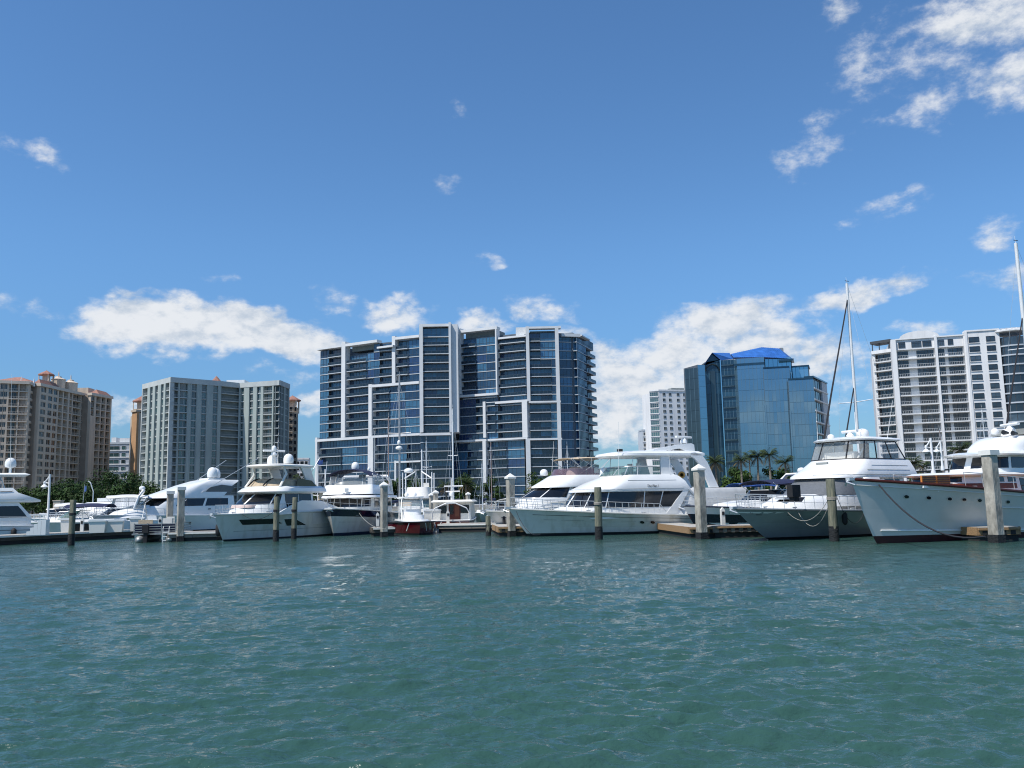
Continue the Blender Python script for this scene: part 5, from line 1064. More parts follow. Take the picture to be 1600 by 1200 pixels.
b=express('express_cruiser','white cruiser with dark navy framed canopy behind the grey hulled sport yacht',1215,825,212,11,1.9,1.6,1.2,top=navy,topz=3.7,canv=greyglass)
def flybridge_cruiser(name,label,px,py,hd,s=1.):
    b=Boat(name,label,px,py,hd); return b
def pale_yacht():
    b=Boat('motor_yacht','white flybridge yacht half hidden behind the big yacht, with folded tan bimini frame',792,832.5,206)
    b.hull(-13.5,1.75,2.2,1.55,1.15,m=hullw,sp=1.5,flare=.3); b.anchor()
    b.loft('foredeck_trunk',[(1.1,-8,-3,.4,1.6,2.1),(1.7,-8,-3.2,-.2,1.5,2.1),(2.2,-8,-3.4,-1.6,1.2,2.2)],white)
    b.stripe(.70,.03,.95,navyg); b.hatch(-1.6,.3,2.15); b.cleats(.92,.7)
    H=b.loft('deckhouse',[(1.6,-9,-5,-1.0,1.85,2.3),(2.4,-9,-5,-1.2,1.8,2.3),(3.15,-9,-5,-2.6,1.7,2.3)],white); b.panes(H,[(.01,.22),(-.22,-.01),(.235,.42),(-.42,-.235)],2.42,3.1,tint,'windshield_pane'); b.panes(H,[(.45,.68),(.7,.9)],2.3,3.08,tint)
    b.loft('flybridge',[(3.1,-9.8,-5,-2.2,1.9,2.3),(3.22,-9.8,-5,-2.3,1.92,2.3),(3.9,-9.6,-5.4,-3.6,1.65,2.3),(3.98,-9.5,-5.5,-3.8,1.6,2.3)],white,bottom=True)
    Sm=Loft([(3.96,-7.6,-5.2,-3.9,1.5,2.3),(4.45,-7.7,-5.3,-4.2,1.42,2.3)])
    for a in [(-.3,.3),(.31,.6),(-.6,-.31),(.62,.95)]: b.panes(Sm,[a],3.97,4.44,smoke,'flybridge_screen')
    b.loft('seat_cover',[(3.95,-6.8,-6.0,-5.0,.8,2.4),(4.5,-6.8,-6.0,-5.2,.75,2.4),(4.62,-6.7,-6.1,-5.5,.6,2.4)],pink)
    b.bimini(-8.0,-4.6,1.45,5.35,tanc,sag=.12,zb=4.0); g=MB()
    for sd in (1,-1):
        for x0,x1 in ((-7.6,-5.2),(-5.2,-7.4),(-6.2,-4.4),(-6.5,-8.0)): g.tube([(x0,sd*1.35,4.0),(x1,sd*1.35,5.25)],.02,5)
    g.obj('bimini_strut',[steel],b.rt,60); b.dome(-3.6,-1.0,4.0,.3,.5); b.rail(.42,.985,.7,14,.16); b.fender(.96,.5,1,.1,.8,ropek); b.whip(-4.4,-1.3,4.0,2.6)
    b.hpatch(.955,.985,.25,.95,steel,'chafe_plate',1,.012)
pale_yacht()
b=express('cabin_cruiser','cruiser with tan canvas enclosure and white arch behind the capped pile',792,826,222,9.5,1.7,1.45,1.1,top=tanc,topz=3.6,canv=tanc)
b=express('runabout','small white boat with bronze panel and arch left of the capped pile',772,829,250,7,1.3,1.15,.9,arch=False,canv=clr,topz=2.5,top=white2)
b=express('runabout','small boat with bright blue bimini behind the aft arch of the big yacht',1092,822,200,9,1.6,1.5,1.2,arch=False,top=blue,topz=3.35)
p=wpt(b,np.array([-1.2,1.1,2.9])); p=at_y(1065,742,60); g=MB(); g.lathe([(.12,-.05),(.18,-.07),(.24,-.04),(.24,.04),(.18,.07),(.12,.05),(.12,-.05)],n=16,axis='y'); o=g.obj('life_ring',[orange],None,60,tuple(p)); tag(o,'orange horseshoe life ring hanging at the aft deck of the big yacht','life ring')
offw2=mat('gelcoat_cool_white',(.74,.75,.76),.25,var=.05,coat=.3)  # slightly cooler, duller white, even over the whole left yacht hull
def trawler():
    b=Boat('trawler','bow on trawler with navy sheer band, navy bimini and square white flybridge',522,837.5,264)
    b.hull(-11.5,.95,2.3,1.95,1.45,m=hullw,bm=boottan,band=navyg,bz=.72,sp=1.5,flare=.25,bt=.2); b.anchor()
    b.cleats(.9,.75,.5); b.stripe(.5,.03,.95,mech,'hull_groove',.012)
    b.box('anchor_pulpit',white,.5,1.35,-.28,.28,1.88,1.97)
    b.loft('foredeck_trunk',[(1.4,-6,-2.4,-.9,1.35,2.4),(1.98,-6,-2.5,-1.4,1.25,2.4)],white2)
    H=b.loft('deckhouse',[(1.5,-9.5,-4.0,-3.1,1.85,3.2),(2.0,-9.5,-4.0,-3.1,1.85,3.2),(2.72,-9.5,-4.1,-3.4,1.8,3.2)],white2)
    b.panes(H,[(-.13,.13),(.15,.34),(-.34,-.15)],2.02,2.68,tint,'windshield_pane'); b.panes(H,[(.5,.64),(.66,.8),(.82,.96)],2.0,2.64,tint); b.panes(H,[(-.64,-.5),(-.8,-.66)],2.0,2.64,tint)
    b.loft('brow',[(2.66,-10,-4,-2.7,2.12,3),(2.72,-10,-4,-2.6,2.18,3),(2.86,-10,-4,-2.7,2.1,3)],white,bottom=True); b.loft('brow_stripe',[(2.865,-9.5,-4,-2.95,1.98,3),(2.96,-9.5,-4,-3.0,1.97,3)],navyg,back=False)
    b.loft('flybridge',[(2.95,-9.5,-3.6,-3.0,1.98,4.5),(3.6,-9.4,-3.8,-3.3,1.85,4.5),(3.66,-9.3,-3.9,-3.4,1.8,4.5)],white)
    g=MB(); g.box(-2.98,-2.93,-.16,.16,3.1,3.4); g.box(-2.99,-2.94,-.4,-.2,3.15,3.2); g.obj('emblem',[steel],b.rt)
    E=Loft([(3.66,-7.5,-4.2,-3.5,1.72,2.8),(4.52,-7.5,-4.5,-4.0,1.62,2.8)])
    ts=[-.97,-.7,-.46,-.16,.16,.46,.7,.97]
    for a,c in zip(ts,ts[1:]): b.panes(E,[(a+.01,c-.01)],3.70,4.48,clr,'clear_panel')
    g=MB()
    for t in ts: g.tube([E.P(t,3.66),E.P(t,4.52)],.028,5)
    g.obj('enclosure_frame',[white],b.rt,60)
    b.bimini(-7.0,-3.3,1.75,4.92,navy,sag=.50,posts=False); b.box('helm_console',white2,-5.2,-4.7,-.8,.8,3.6,4.15); b.seat(-5.9,.3,3.5)
    g=MB()
    for sd in (1,-1): g.tube([(-8.9,sd*1.95,3.2),(-8.5,sd*1.95,4.0),(-7.9,sd*1.8,4.4)],.13,6)
    g.tube([(-7.9,1.8,4.4),(-7.9,-1.8,4.4)],.12,6); g.obj('radar_arch',[white],b.rt,60); b.dome(-6.4,-.35,4.9,.30,.62); b.whip(-7.5,.9,4.8,3.2,0); b.whip(-3.6,-1.9,3.6,1.9,-.12,.05,.03); b.dome(-7.7,.4,4.85,.12,.3)
    b.tube('outrigger',white,[(-3.9,-1.95,3.3),(-4.0,-2.0,4.9)],.05); b.rail(.5,.99,.8,8,.14,r=.016); b.fender(.5,.4,1,.14,.6,white)
    A=np.array(at_z(604,836,.6)); rope_line('pale mooring line crossing the port bow of the trawler',wpt(b,b.hp(.8,.88,1)),A+[0,0,.3],.3)
trawler()
def cruiser():
    b=Boat('flybridge_cruiser','white flybridge cruiser with beige canvas, hardtop, two satellite domes and dark slashed hull windows',349,845.5,246)
    b.hull(-10.4,.9,2.15,1.72,1.75,m=hullw,sp=1.1,flare=.4,bt=.1,p=2.6,a=.3); b.anchor()
    b.cleats(.9,.7,.45); b.stripe(.34,.05,.92,mech,'hull_groove',.012); b.hatch(-1.6,-.4,2.1,.4)
    b.hpatch(.60,.86,.58,.78,tint,'hull_window',1,.014,.66,.88); b.hpatch(.40,.56,.48,.74,tint,'hull_window',1,.014,.50,.585); b.hpatch(.12,.34,.5,.95,offw,'hull_recess',1,.012)
    for sd in (1,-1): b.prism('bulwark_wing',white,[(-2.6,1.6),(-9.8,1.7),(-9.6,2.05),(-7.6,2.5),(-5.4,2.55),(-4.2,2.2)],sd*2.02-.05,sd*2.02+.05)
    b.loft('foredeck_trunk',[(1.5,-6,-3.2,-.7,1.45,2.1),(1.95,-6,-3.2,-1.0,1.35,2.1),(2.16,-6,-3.2,-1.3,1.1,2.1)],white)
    b.loft('sunpad',[(2.1,-3.0,-2.3,-1.2,.95,3),(2.26,-3.0,-2.3,-1.25,.92,3),(2.34,-3.2,-2.3,-1.4,.85,3)],pink)
    H=b.loft('deckhouse',[(1.7,-7.2,-4.2,-1.5,1.75,2.4),(2.2,-7.2,-4.2,-1.65,1.72,2.4),(3.12,-7.2,-4.3,-3.1,1.6,2.4)],white)
    b.panes(H,[(-.30,-.01),(.01,.30)],2.3,3.0,tint,'windshield_pane'); b.panes(H,[(.32,.42),(-.42,-.32)],2.32,3.0,tint,'windshield_pane'); b.panes(H,[(.50,.70,.47,.72),(.73,.96)],2.1,3.02,tint); b.panes(H,[(-.7,-.5)],2.1,3.02,tint)
    b.loft('flybridge',[(3.08,-8.2,-4.4,-2.5,1.9,2.4),(3.18,-8.4,-4.4,-2.3,1.98,2.4),(3.42,-8.3,-4.6,-2.8,1.92,2.4),(3.55,-8.1,-4.7,-3.2,1.7,2.4)],white,bottom=True)
    b.loft('canvas_cover',[(3.5,-6.2,-4.4,-3.2,1.55,2.4),(3.95,-6.2,-4.6,-3.7,1.45,2.4),(4.08,-5.6,-4.6,-4.0,.9,2.4)],beige); g=MB()
    for y in (-.75,.55): g.tube([(-3.1,y,3.6),(-3.7,y,4.0),(-4.2,y*.9,4.1)],.05,5)
    g.obj('cover_strap',[black],b.rt); b.prism('side_screen',tint,[(-5.2,3.5),(-7.6,3.5),(-7.0,3.95),(-5.4,4.1)],1.66,1.69)
    b.loft('hardtop',[(4.86,-7.2,-4.9,-3.1,1.35,2.4),(4.93,-7.4,-4.9,-2.8,1.55,2.4),(5.02,-7.4,-5.0,-2.9,1.55,2.4),(5.12,-7.1,-5.2,-3.8,1.2,2.4)],white2,bottom=True)
    for sd in (1,-1):
        b.tube('hardtop_pillar',white2,[(-3.7,sd*1.5,3.5),(-4.5,sd*1.4,4.4),(-4.3,sd*1.3,4.9)],.09,6); b.prism('hardtop_strut',white2,[(-6.0,4.9),(-7.1,4.9),(-7.8,3.5),(-6.8,3.5),(-6.5,4.2)],sd*1.42-.06,sd*1.42+.06)
    b.dome(-5.4,.85,5.08,.36,.78,'satellite_dome'); b.dome(-5.4,-.6,5.08,.36,.74,'satellite_dome'); b.radar(-5.1,-.2,5.75,1.7,R(-20)); b.tube('radar_mast',white2,[(-5.1,-.2,5.08),(-5.1,-.2,5.78)],.16,8,.12); b.dome(-5.1,-.2,6.05,.17,.42,'searchlight_ball'); b.whip(-4.9,.3,5.1,1.9,0); b.tube('flag_staff',steel,[(-7.3,1.3,4.4),(-8,1.6,5.6)],.02)
    g=MB(); g.grid([[(-7.95,1.58,5.5),(-8.0,1.72,5.4),(-8.1,1.85,5.5)],[(-7.8,1.52,5.2),(-7.9,1.68,5.1),(-8.05,1.82,5.15)]]); g.obj('flag',[blue],b.rt)
    b.rail(.45,.985,.6,11,.14); b.fender(.97,.42,-1,.2,.75)
    A=np.array(at_z(431,846)); rope_line('dark drooping line from the foredeck of the flybridge cruiser to the left mooring pile',wpt(b,b.hp(.86,.97,1)),A+[0,0,2.0],.45,ropek); A=np.array(at_z(459,843)); rope_line('dark slack line from the right mooring pile to the flybridge cruiser flank',A+[0,0,1.9],wpt(b,b.hp(.5,.8,1)),.4,ropek)
cruiser()
def swept_yacht():
    b=Boat('sport_yacht','swept back white sport yacht with two big satellite domes and raked outrigger poles',232,839,240,P=np.array([-35.4,76.6,0]))
    b.hull(-15,1.6,2.3,1.7,1.35,m=white,sp=1.3); b.anchor()
    b.loft('foredeck_trunk',[(1.4,-8,-3,.2,1.7,2.1),(2.0,-8,-3.4,-.6,1.5,2.1),(2.5,-8,-4,-2.6,1.1,2.2)],white)
    H=b.loft('deckhouse',[(1.5,-12.5,-5.4,-2.2,1.9,2.3),(2.3,-12.5,-5.5,-2.6,1.85,2.3),(3.3,-12.5,-6.5,-5.2,1.65,2.3)],white); b.panes(H,[(-.3,-.01),(.01,.3)],2.4,3.2,tint,'windshield_pane'); b.panes(H,[(.5,.72),(.74,.94)],2.35,3.05,tint)
    b.loft('swept_top',[(3.1,-11,-7,-3.2,1.75,2.3),(3.5,-11.5,-7.5,-4.6,1.7,2.3),(4.3,-12.5,-8.8,-7.4,1.5,2.3),(4.75,-13.4,-10,-9.3,1.35,2.3),(4.85,-13.4,-10.6,-10,1.2,2.3)],white)
    b.prism('side_opening',greyglass,[(-8.6,3.35),(-12,3.35),(-12.6,4.2),(-11,4.35),(-9.6,4.1)],1.62,1.66)
    b.dome(-10.8,.5,4.95,.5,1.15,'satellite_dome'); b.dome(-11.7,-.1,4.95,.5,1.1,'satellite_dome'); b.prism('radar_mast',white,[(-9.8,4.7),(-12.4,4.8),(-12,5.0),(-10.2,5.0)],-.5,.8)
    for sd in (1,-1): b.tube('outrigger',steel,[(-7.8,sd*1.6,3.2),(-11,sd*1.9,4.9),(-15,sd*2.3,7.0)],.035,5)
    for q in (.5,.57,.62): b.porthole(q,.55,.12)
    b.dome(-4.5,-.4,2.6,.3,.6); b.rail(.5,.98,.6,10,.14); b.box('vent',black,-9.5,-9.2,1.9,1.93,2.0,2.08)
swept_yacht()
def left_yacht():
    b=Boat('motor_yacht','large white yacht cut off by the left edge, with dark saloon window and radar dome',0,0,213,P=np.array([-47.8,57.6,0])); b.rt.scale=(.9,.9,.9)
    b.hull(-16.5,1.6,2.5,2.0,1.25,m=offw2,sp=1.4)
    H=b.loft('deckhouse',[(1.2,-15.6,-6,-3,2.1,2.4),(2.0,-15.6,-6,-3.2,2.08,2.4),(3.2,-14.6,-6,-4,2.0,2.4)],white)
    b.panes(H,[(.82,.985)],1.95,2.85,tint,'saloon_window'); b.panes(H,[(.55,.68)],1.95,2.85,tint,'saloon_window')
    b.loft('flybridge',[(3.15,-16.2,-6,-3.5,2.15,2.4),(3.3,-16.2,-6,-3.5,2.2,2.4),(3.9,-14.6,-6.5,-4.6,2.05,2.4),(4.3,-14.2,-7,-5.2,1.9,2.4)],white,bottom=True)
    b.seam(b.last,.3,.95,3.36); b.stripe(.72,.02,.9,navyg); b.cleats(.05,.25)
    b.prism('oval_window',tint,[(-11.2,3.45),(-12.0,3.45),(-12.4,3.68),(-12.1,3.9),(-11.2,3.9)],2.16,2.2)
    E=Loft([(4.3,-14.0,-8,-7,1.8,2.5),(5.3,-13.6,-8.4,-7.6,1.7,2.5)])
    for a in [(.3,.52),(.54,.7),(.72,.84),(.86,.97)]: b.panes(E,[a],4.32,5.25,clr,'clear_panel')
    g=MB()
    for t in (.53,.71,.85,.97): g.tube([E.P(t,4.3),E.P(t,5.3)],.03,5)
    g.obj('enclosure_frame',[white],b.rt); b.loft('hardtop',[(5.28,-15.2,-8,-6.8,1.9,2.5),(5.36,-15.4,-8,-6.7,1.95,2.5),(5.48,-15.0,-8.4,-7.2,1.7,2.5)],white,bottom=True)
    b.dome(-14.0,1.0,5.9,.42,.85,'satellite_dome'); b.tube('dome_stand',white,[(-14.0,1.0,5.4),(-14.0,1.0,5.95)],.1,8); b.radar(-11.2,.6,5.6,1.5,R(20)); b.whip(-14.0,1.6,5.3,8.2,.04)
    b.tube('name_script',black,[(-12.9,2.06,4.02),(-13.1,2.05,4.06),(-13.6,2.05,4.0),(-14.1,2.04,4.0),(-14.2,2.04,4.06)],.022,4)
    for q in (.12,.30): b.fender(q,.55,1,.2,.7)
    b.rail(.0,.4,.7,6,.14,bow=False,name='side_rail')
left_yacht()
b=express('cabin_cruiser','small white hardtop cruiser with glass all round beside the boarding steps',42,836,196,6.4,1.45,1.25,1.1,top=white2,topz=2.9,canv=clr,arch=False,full=True)
b=express('express_cruiser','long white sport cruiser with black hull window behind the left wooden pile',176,834,352,10.5,1.8,1.45,1.5,arch=False); b.hpatch(.42,.80,.42,.86,tint,'hull_window',-1,.012,.48,.74)
b=express('express_cruiser','white cruiser with navy canvas top and wide windshield on the left dock',140,833.5,188,8.8,1.9,1.3,1.2,top=navy,topz=2.75,arch=False,full=True)
b.rt.location=Vector((at_z(150,832)[0],72.5,0)); b.hpatch(.25,.5,.2,.9,black,'hull_window',1,.012)
b=Boat('shrouded_yacht','long low white yacht under a smooth white cover behind the left dock boats',0,0,188,P=np.array([-45.0,86,0])); b.hull(-9,1.4,2.4,1.9,1.5,m=white); C=b.loft('boat_cover',[(1.6,-8.8,-3,1.0,2.3,2.2),(2.4,-8.2,-3.4,-1.5,1.7,2.2),(2.9,-7.6,-4,-3,.9,2.2)],white); b.box('cover_roll',white,-8.5,-4,-.6,.4,2.95,3.3); b.rail(.05,.6,.9,12,.1,bow=False,name='side_rail')
b=express('cabin_cruiser','white boat with cream canopy and blue flag behind the pontoon boat',215,836,200,9,1.7,1.4,1.15,top=white2,topz=3.5,canv=clr,arch=True); b.rt.location=Vector((at_z(160,832)[0],77,0))
g=MB(); b.tube('flag_staff',steel,[(-1.6,.6,2.6),(-1.7,.6,4.4)],.02); g.grid([[(-1.7,.6,4.3),(-1.8,.9,4.2),(-1.9,1.2,4.3)],[(-1.68,.6,3.8),(-1.8,.9,3.75),(-1.9,1.15,3.85)]]); g.obj('flag',[blue],b.rt)
b=express('express_cruiser','cream canvas cruiser between the swept yacht and the flybridge cruiser',318,838,228,9,1.7,1.5,1.2,arch=True,top=white2,topz=3.2); b.rt.location=Vector((-23.5,74,0))
b=express('cabin_cruiser','white cruiser with brown canvas and arch between the flybridge cruiser and trawler',505,833,262,11,2.0,1.9,1.5,top=white2,topz=3.9,canv=beige,arch=True); b.rt.location=Vector((-18.0,79,0))
def pontoon():
    p=at_z(214,847.5); rt=empty('pontoon_boat',(p[0],p[1],0),R(10),'small pontoon boat stern on, with slatted rails and dark outboard','boat','boats moored in the marina')
    for x in (.15,2.05): g=MB(); g.lathe([(.05,-.35),(.22,-.2),(.31,.1),(.32,.5),(.32,5.0),(.05,5.6)],(x,0,.14),12,axis='y'); g.obj('pontoon_float',[dull],rt,50)
    g=MB(); g.box(-.35,2.55,0,5.4,.47,.56); g.obj('deck',[dull],rt)
    for z in (.66,.82,.98,1.14):
        g=MB(); g.box(-.2,2.4,.02,.05,z,z+.055); g.obj('stern_slat',[dull],rt)
        for x in (-.22,2.40): g=MB(); g.box(x,x+.03,.06,5.2,z,z+.055); g.obj('side_slat',[dull],rt)
    for x in (-.21,.62,1.5,2.38): g=MB(); g.box(x-.025,x+.025,-.01,.018,.56,1.24); g.obj('rail_post',[dull],rt)
    g=MB(); g.box(-.18,2.38,.075,.10,.6,1.16); g.obj('stern_panel',[navy],rt)
    g=MB(); g.box(.42,.80,-.62,-.25,.62,1.12); g.box(.5,.72,-.55,-.30,-.4,.62); g.box(.55,.67,-.25,.0,.4,.7); g.obj('outboard_motor',[rubber],rt)
    g=MB()
    for x in (1.62,2.0): g.tube([(x,-.12,-.3),(x,-.10,.85),(x,.05,1.0)],.025,5)
    for z in (.05,.32,.6): g.box(1.62,2.0,-.14,-.08,z,z+.05)
    g.obj('boarding_ladder',[white],rt)
    g=MB(); g.box(1.1,1.7,2.2,2.8,.56,1.5); g.box(1.1,1.7,2.9,3.4,.56,1.0); g.box(1.15,1.65,3.3,3.42,1.002,1.6); g.obj('helm_console',[white2],rt)
    g=MB(); g.box(.0,.9,.2,.75,.56,.98); g.box(.0,.9,.16,.3,.982,1.45); g.obj('bench_seat',[tanc],rt)
    g=MB()
    for x in (-.15,2.35): g.tube([(x,1.6,1.2),(x,2.6,2.6),(x,3.6,2.75)],.025,5); g.tube([(x,3.4,1.2),(x,2.5,2.6)],.025,5)
    g.obj('canopy_frame',[white2],rt,60)
pontoon()
def red_boat():
    b=Boat('center_console','bow on red hulled center console boat with white console and windshield',655,836,284)
    b.hull(-7.5,.6,1.72,.9,.78,m=redh,bm=boot,sp=1.4,flare=.12,p=3.4,a=.2,full=True,bt=.12,rubm=black); b.loft('gunwale_cap',[(.93,-7.3,-2.4,-.2,1.05,2.1),(1.03,-7.3,-2.4,-.3,.95,2.1)],white)
    b.loft('console_seat',[(1.0,-3.4,-2.8,-2.1,.75,3),(1.35,-3.4,-2.8,-2.2,.72,3)],white); b.loft('console',[(.9,-4.6,-4,-3.3,.72,3),(1.75,-4.6,-4,-3.5,.68,3)],white)
    Wd=Loft([(1.72,-4.7,-4,-3.4,.78,3),(2.45,-4.8,-4.2,-3.8,.72,3)])
    for a in ((-.4,.4),(.42,.8),(-.8,-.42)): b.panes(Wd,[a],1.75,2.42,clr,'windshield_pane')
    g=MB()
    for sd in (1,-1):
        g.tube([(-3.3,sd*.8,.95),(-3.6,sd*.82,1.8),(-3.9,sd*.75,2.45),(-4.2,sd*.5,2.62)],.045,6); g.tube([(-5.2,sd*.8,.95),(-5.0,sd*.78,2.5)],.04,6)
    g.tube([(-4.2,.5,2.62),(-4.2,-.5,2.62)],.045,6); g.obj('top_frame',[white],b.rt,60); b.loft('t_top',[(2.6,-5.8,-4.4,-3.7,.95,3),(2.68,-5.8,-4.4,-3.7,.93,3)],white,bottom=True)
    for sd,q in ((1,.9),(1,.82),(-1,.86)): b.hpatch(q-.012,q,.3,.92,white,'hull_stripe',sd,.012,q+.028,q+.038)
    b.dome(-4.6,.3,2.7,.16,.3); b.dome(-4.6,-.3,2.7,.16,.3); b.fender(.3,.5,1,.13,.5,white2)
red_boat()
def fishing_boat():
    b=Boat('sportfisher','white fishing boat with open upper helm and small top behind the red boat',640,832,270,P=np.array([-8.6,74,0])); b.hull(-10,1.2,1.9,1.5,1.0)
    H=b.loft('deckhouse',[(1.2,-7,-3.6,-2.2,1.7,2.6),(2.6,-7,-3.8,-3.0,1.55,2.6)],white); b.panes(H,[(-.3,.3),(.32,.6),(-.6,-.32)],1.8,2.5,clrg,'windshield_pane')
    b.loft('upper_deck',[(2.6,-7.4,-3.8,-2.6,1.8,2.6),(2.75,-7.4,-3.8,-2.6,1.8,2.6)],white,bottom=True); b.loft('flybridge',[(2.75,-6,-4.4,-3.4,1.1,3),(3.6,-6,-4.6,-3.8,1.0,3)],white2); b.seat(-5.6,.6,3.0); 
    g=MB()
    for sd in (1,-1):
        for x in (-3.8,-6.0): g.tube([(x,sd*1.3,2.75),(x-.1,sd*1.3,4.9)],.05,6)
    g.obj('top_post',[alu],b.rt); g=MB()
    for sd in (1,-1): g.tube([(-4.4,sd*1.2,4.4),(-4.9,sd*.3,5.0)],.06,6)
    g.obj('top_brace',[alu],b.rt); b.dome(-5,-.9,4.9,.42,.45); b.tube('mast',alu,[(-5,.3,2.8),(-5,.3,7.0)],.06,6); b.rail(.45,.98,.7,9,.12); b.box('deck_chest',white,-2,-1,-.8,.8,1.5,1.95); b.box('deck_chest',tanc,-2.3,-1.5,-1.2,-.3,1.95,2.3)
fishing_boat()
def cabin_boat():
    b=Boat('cabin_boat','white cabin boat seen from its stern, with a varnished door and mahogany transom',715,828,88,P=np.array([-4.7,75,0])); b.rt.scale=(.84,.84,.84); 
    b.hull(-8.4,2.0,1.95,1.5,.95,m=white,band=mahog,bz=.35); b.box('transom_panel',mahog,-8.52,-8.45,-1.75,1.75,.35,.86)
    H=b.loft('cabin',[(.8,-6.6,-2,-.6,1.75,3),(2.6,-6.6,-2.2,-1,1.68,3)],white2); b.loft('cabin_roof',[(2.6,-7.3,-2,-.6,1.95,3),(2.68,-7.4,-2,-.6,2.0,3),(2.85,-7.2,-2.2,-1,1.75,3)],white2,bottom=True)
    b.box('door',mahog,-6.68,-6.605,-.75,.35,.9,2.45); b.box('door_panel',mat('door_varnish',(.15,.045,.018),.4,var=.3,stretch=(1,6,6)),-6.70,-6.685,-.62,-.22,1.3,2.35); b.box('door_window',tint,-6.70,-6.685,-.1,.25,1.5,2.35)
    for y in (-1.55,.55): b.box('cabin_window',tint,-6.66,-6.605,y,y+.85,1.6,2.35)
    g=MB()
    for y in (-1.7,1.7): g.tube([(-8.3,y,.95),(-8.3,y,1.7),(-8.3,y*.85,2.1),(-8.3,y*.25,2.55)],.06,6)
    g.tube([(-8.3,.43,2.55),(-8.3,-.43,2.55)],.06,6); g.obj('stern_frame',[white],b.rt,60); b.tube('stern_rail',white,[(-8.45,-1.8,.98),(-8.45,1.8,.98)],.06)
    for y in (-.9,.9): b.tube('stern_brace',white,[(-8.5,y*.9,.85),(-8.5,y*1.5,.2)],.035)
    b.tube('mast',alu,[(-5.5,.2,2.8),(-5.5,.2,4.9)],.09,8,.06); b.tube('crosstree',alu,[(-5.5,-.9,4.15),(-5.5,.9,4.15)],.07); b.tube('crosstree',alu,[(-5.5,-.6,3.65),(-5.5,.75,3.65)],.07); b.dome(-5.5,.2,3.2,.22,.5)
cabin_boat()
def sailboat(label,px,Y,ytop,hd,m=None,spread=(),r=.09,jib=None,hull=True,base=None,lean=0):
    p=at_y(px,ytop,Y); top=p[2]; L_=max(7.,top*.78)
    b=Boat('sailboat',label,px,0,hd,'sailing boats with bare masts',P=np.array([p[0],Y,0])); m=m or alu
    b.hull(-L_*.55,L_*.42,L_*.15,1.15,.95,m=white,sp=1.3,bt=.1); b.loft('cabin',[(.95,-L_*.2,L_*.05,L_*.2,L_*.09,2.2),(1.4,-L_*.2,L_*.03,L_*.15,L_*.08,2.2)],white)
    M_=b.tube('mast',m,[(0,0,1.0),(0,0,top*.6),(lean,0,top)],r,8,r*.75); b.tube('boom',m,[(-.1,0,2.2),(-L_*.42,0,2.3)],r*.8,6); 
    g=MB(); g.tube([(-.3,0,2.32),(-L_*.4,0,2.42)],.16,7); g.obj('sail_cover',[navy],b.rt,60)
    st=MB()
    for zf,w in spread: b.tube('spreader',m,[(0,-w,top*zf),(0,0,top*zf-.06),(0,w,top*zf)],.035,5).parent=M_
    for sd in (1,-1): 
        ws=spread[0][1] if spread else .8; st.tube([(0,sd*L_*.13,1.1),(0,sd*ws,top*(spread[0][0] if spread else .5)),(0,0,top*.97)],.009,4)
    st.tube([(-L_*.54,0,1.0),(0,0,top)],.009,4); st.obj('stay',[steel],b.rt)
    if jib: 
        for (x1,zf,rr,mm) in jib: b.tube('furled_jib',mm,[(x1,0,1.3),(x1*.5,0,top*zf*.52+.6),(0.05,0,top*zf)],rr,6,rr*.55)
    else: b.tube('forestay',steel,[(L_*.41,0,1.2),(0,0,top*.97)],.012,4)
    b.whip(0,0,top,.5,.1); g=MB(); g.box(-.25,.2,-.012,.012,top+.18,top+.22); g.obj('wind_vane',[black],b.rt); return b
sailboat('tall white masted sloop with two dark furled jibs behind the grey hulled sport yacht',1323,66,443,212,spread=((.50,1.5),(.24,2.2)),r=.13,jib=((5.6,.93,.09,ropek),(3.2,.56,.08,ropek)))
sailboat('tallest mast at the right edge, dark furled jib beside it, before the white condominium',1587,58,380,205,spread=((.62,1.3),),r=.15,jib=((4.5,.73,.08,ropek),))
b=sailboat('tall grey mast with radar disc in front of the glass condominium, near the red boat',624,82,588,262,m=mat('mast_grey',(.40,.40,.40),.4,metal=.4),spread=((.62,1.1),),r=.11); b.dome(.2,0,7.2,.32,.35); b.dome(.2,0,7.7,.16,.4)
sailboat('shorter brown mast with crossbar left of the radar mast, before the glass condominium',607,90,652,262,m=mastbrown,spread=((.98,1.1),),r=.07)
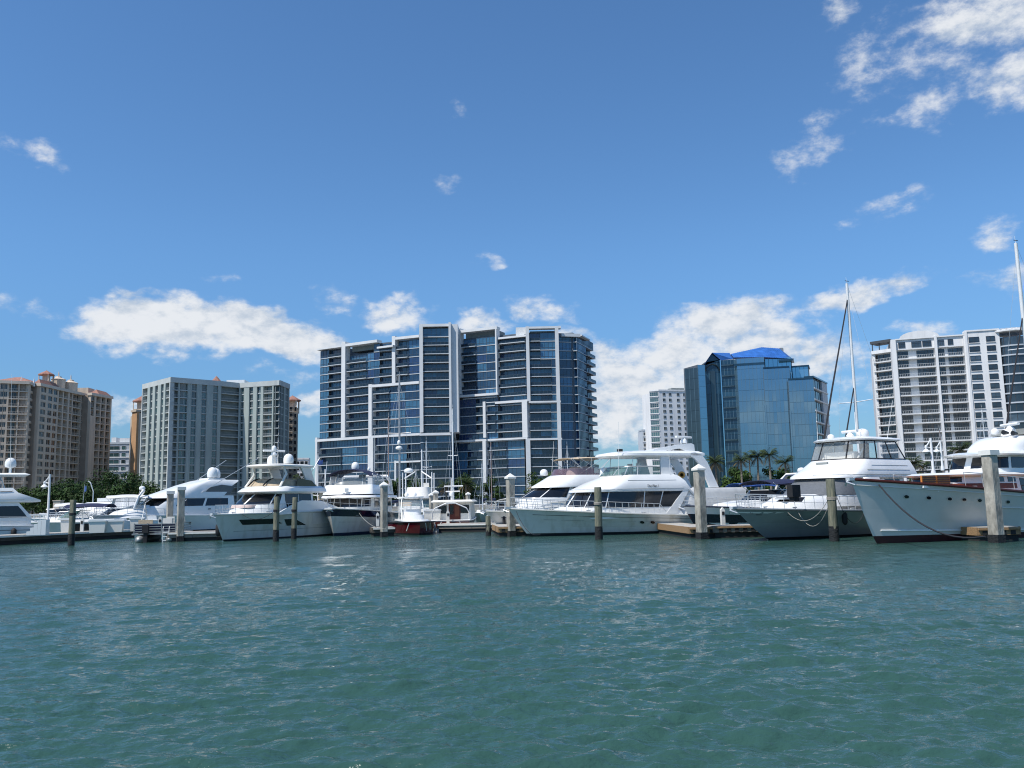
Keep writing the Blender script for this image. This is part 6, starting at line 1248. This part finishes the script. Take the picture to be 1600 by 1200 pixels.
sailboat('thin mast between the red boat and the capped pile pair',666,84,690,265,spread=((.7,.5),),r=.06)
sailboat('white mast rising behind the white cabin boat with crossbars',707,86,640,265,spread=((.6,.5),),r=.09)
sailboat('thin grey mast right of the cabin boat before the condominium',753,88,725,265,r=.05)
sailboat('brown thin mast just left of the capped pile at the big yacht bow',767,92,692,265,m=mastbrown,r=.06)
sailboat('thin white mast above the red boat console',650,88,735,262,r=.04)
sailboat('pole mast between the white arch cruiser and the condominium edge',497,84,710,262,spread=((.45,.7),),r=.06)
sailboat('slim white mast above the folded tan bimini',886,95,697,255,r=.05)
sailboat('pale mast with dark rigging before the white condominium, behind the classic yacht',1534,84,640,215,r=.06,spread=((.6,.6),))
sailboat('light brown mast beside the lamp posts before the white condominium',1468,88,672,215,m=mastbrown,r=.05)
# dark awning on the shore and the small things along the quay
p=at_y(1490,735,120); g=MB(); g.prism([(-5,0),(5.5,.55),(6.5,.5),(6.5,.35),(-5,-.2)],0,3); o=g.obj('awning',[black],None,None,(p[0],p[1],p[2])); tag(o,'dark sloping awning before the white condominium above the classic yacht','awning')
def stanchion(): pass
# past 300 windows on one building, the smallest ones low down behind the boats become one part
import bmesh
def join_rest(limit=300):
    for rt in [o for o in COL.objects if o.parent is None and o.type=='EMPTY']:
        ws=[o for o in rt.children if o.name.split('.')[0]=='window']
        if len(ws)<=limit: continue
        ws.sort(key=lambda o:o.location.z); rest=ws[:len(ws)-limit]; mats=[]; bm=bmesh.new()
        for o in rest:
            M=Matrix.Translation(o.location)@o.rotation_euler.to_matrix().to_4x4(); t=o.data.copy(); t.transform(M); idx=[]
            for m in t.materials:
                if m not in mats: mats.append(m)
                idx.append(mats.index(m))
            n0=len(bm.faces); bm.from_mesh(t); bm.faces.ensure_lookup_table()
            for f in bm.faces[n0:]: f.material_index=idx[f.material_index]
            bpy.data.meshes.remove(t); bpy.data.objects.remove(o)
        me=bpy.data.meshes.new('window_band'); bm.to_mesh(me); bm.free()
        for m in mats: me.materials.append(m)
        o=link('window_band',me,rt); o['kind']='stuff'
join_rest()
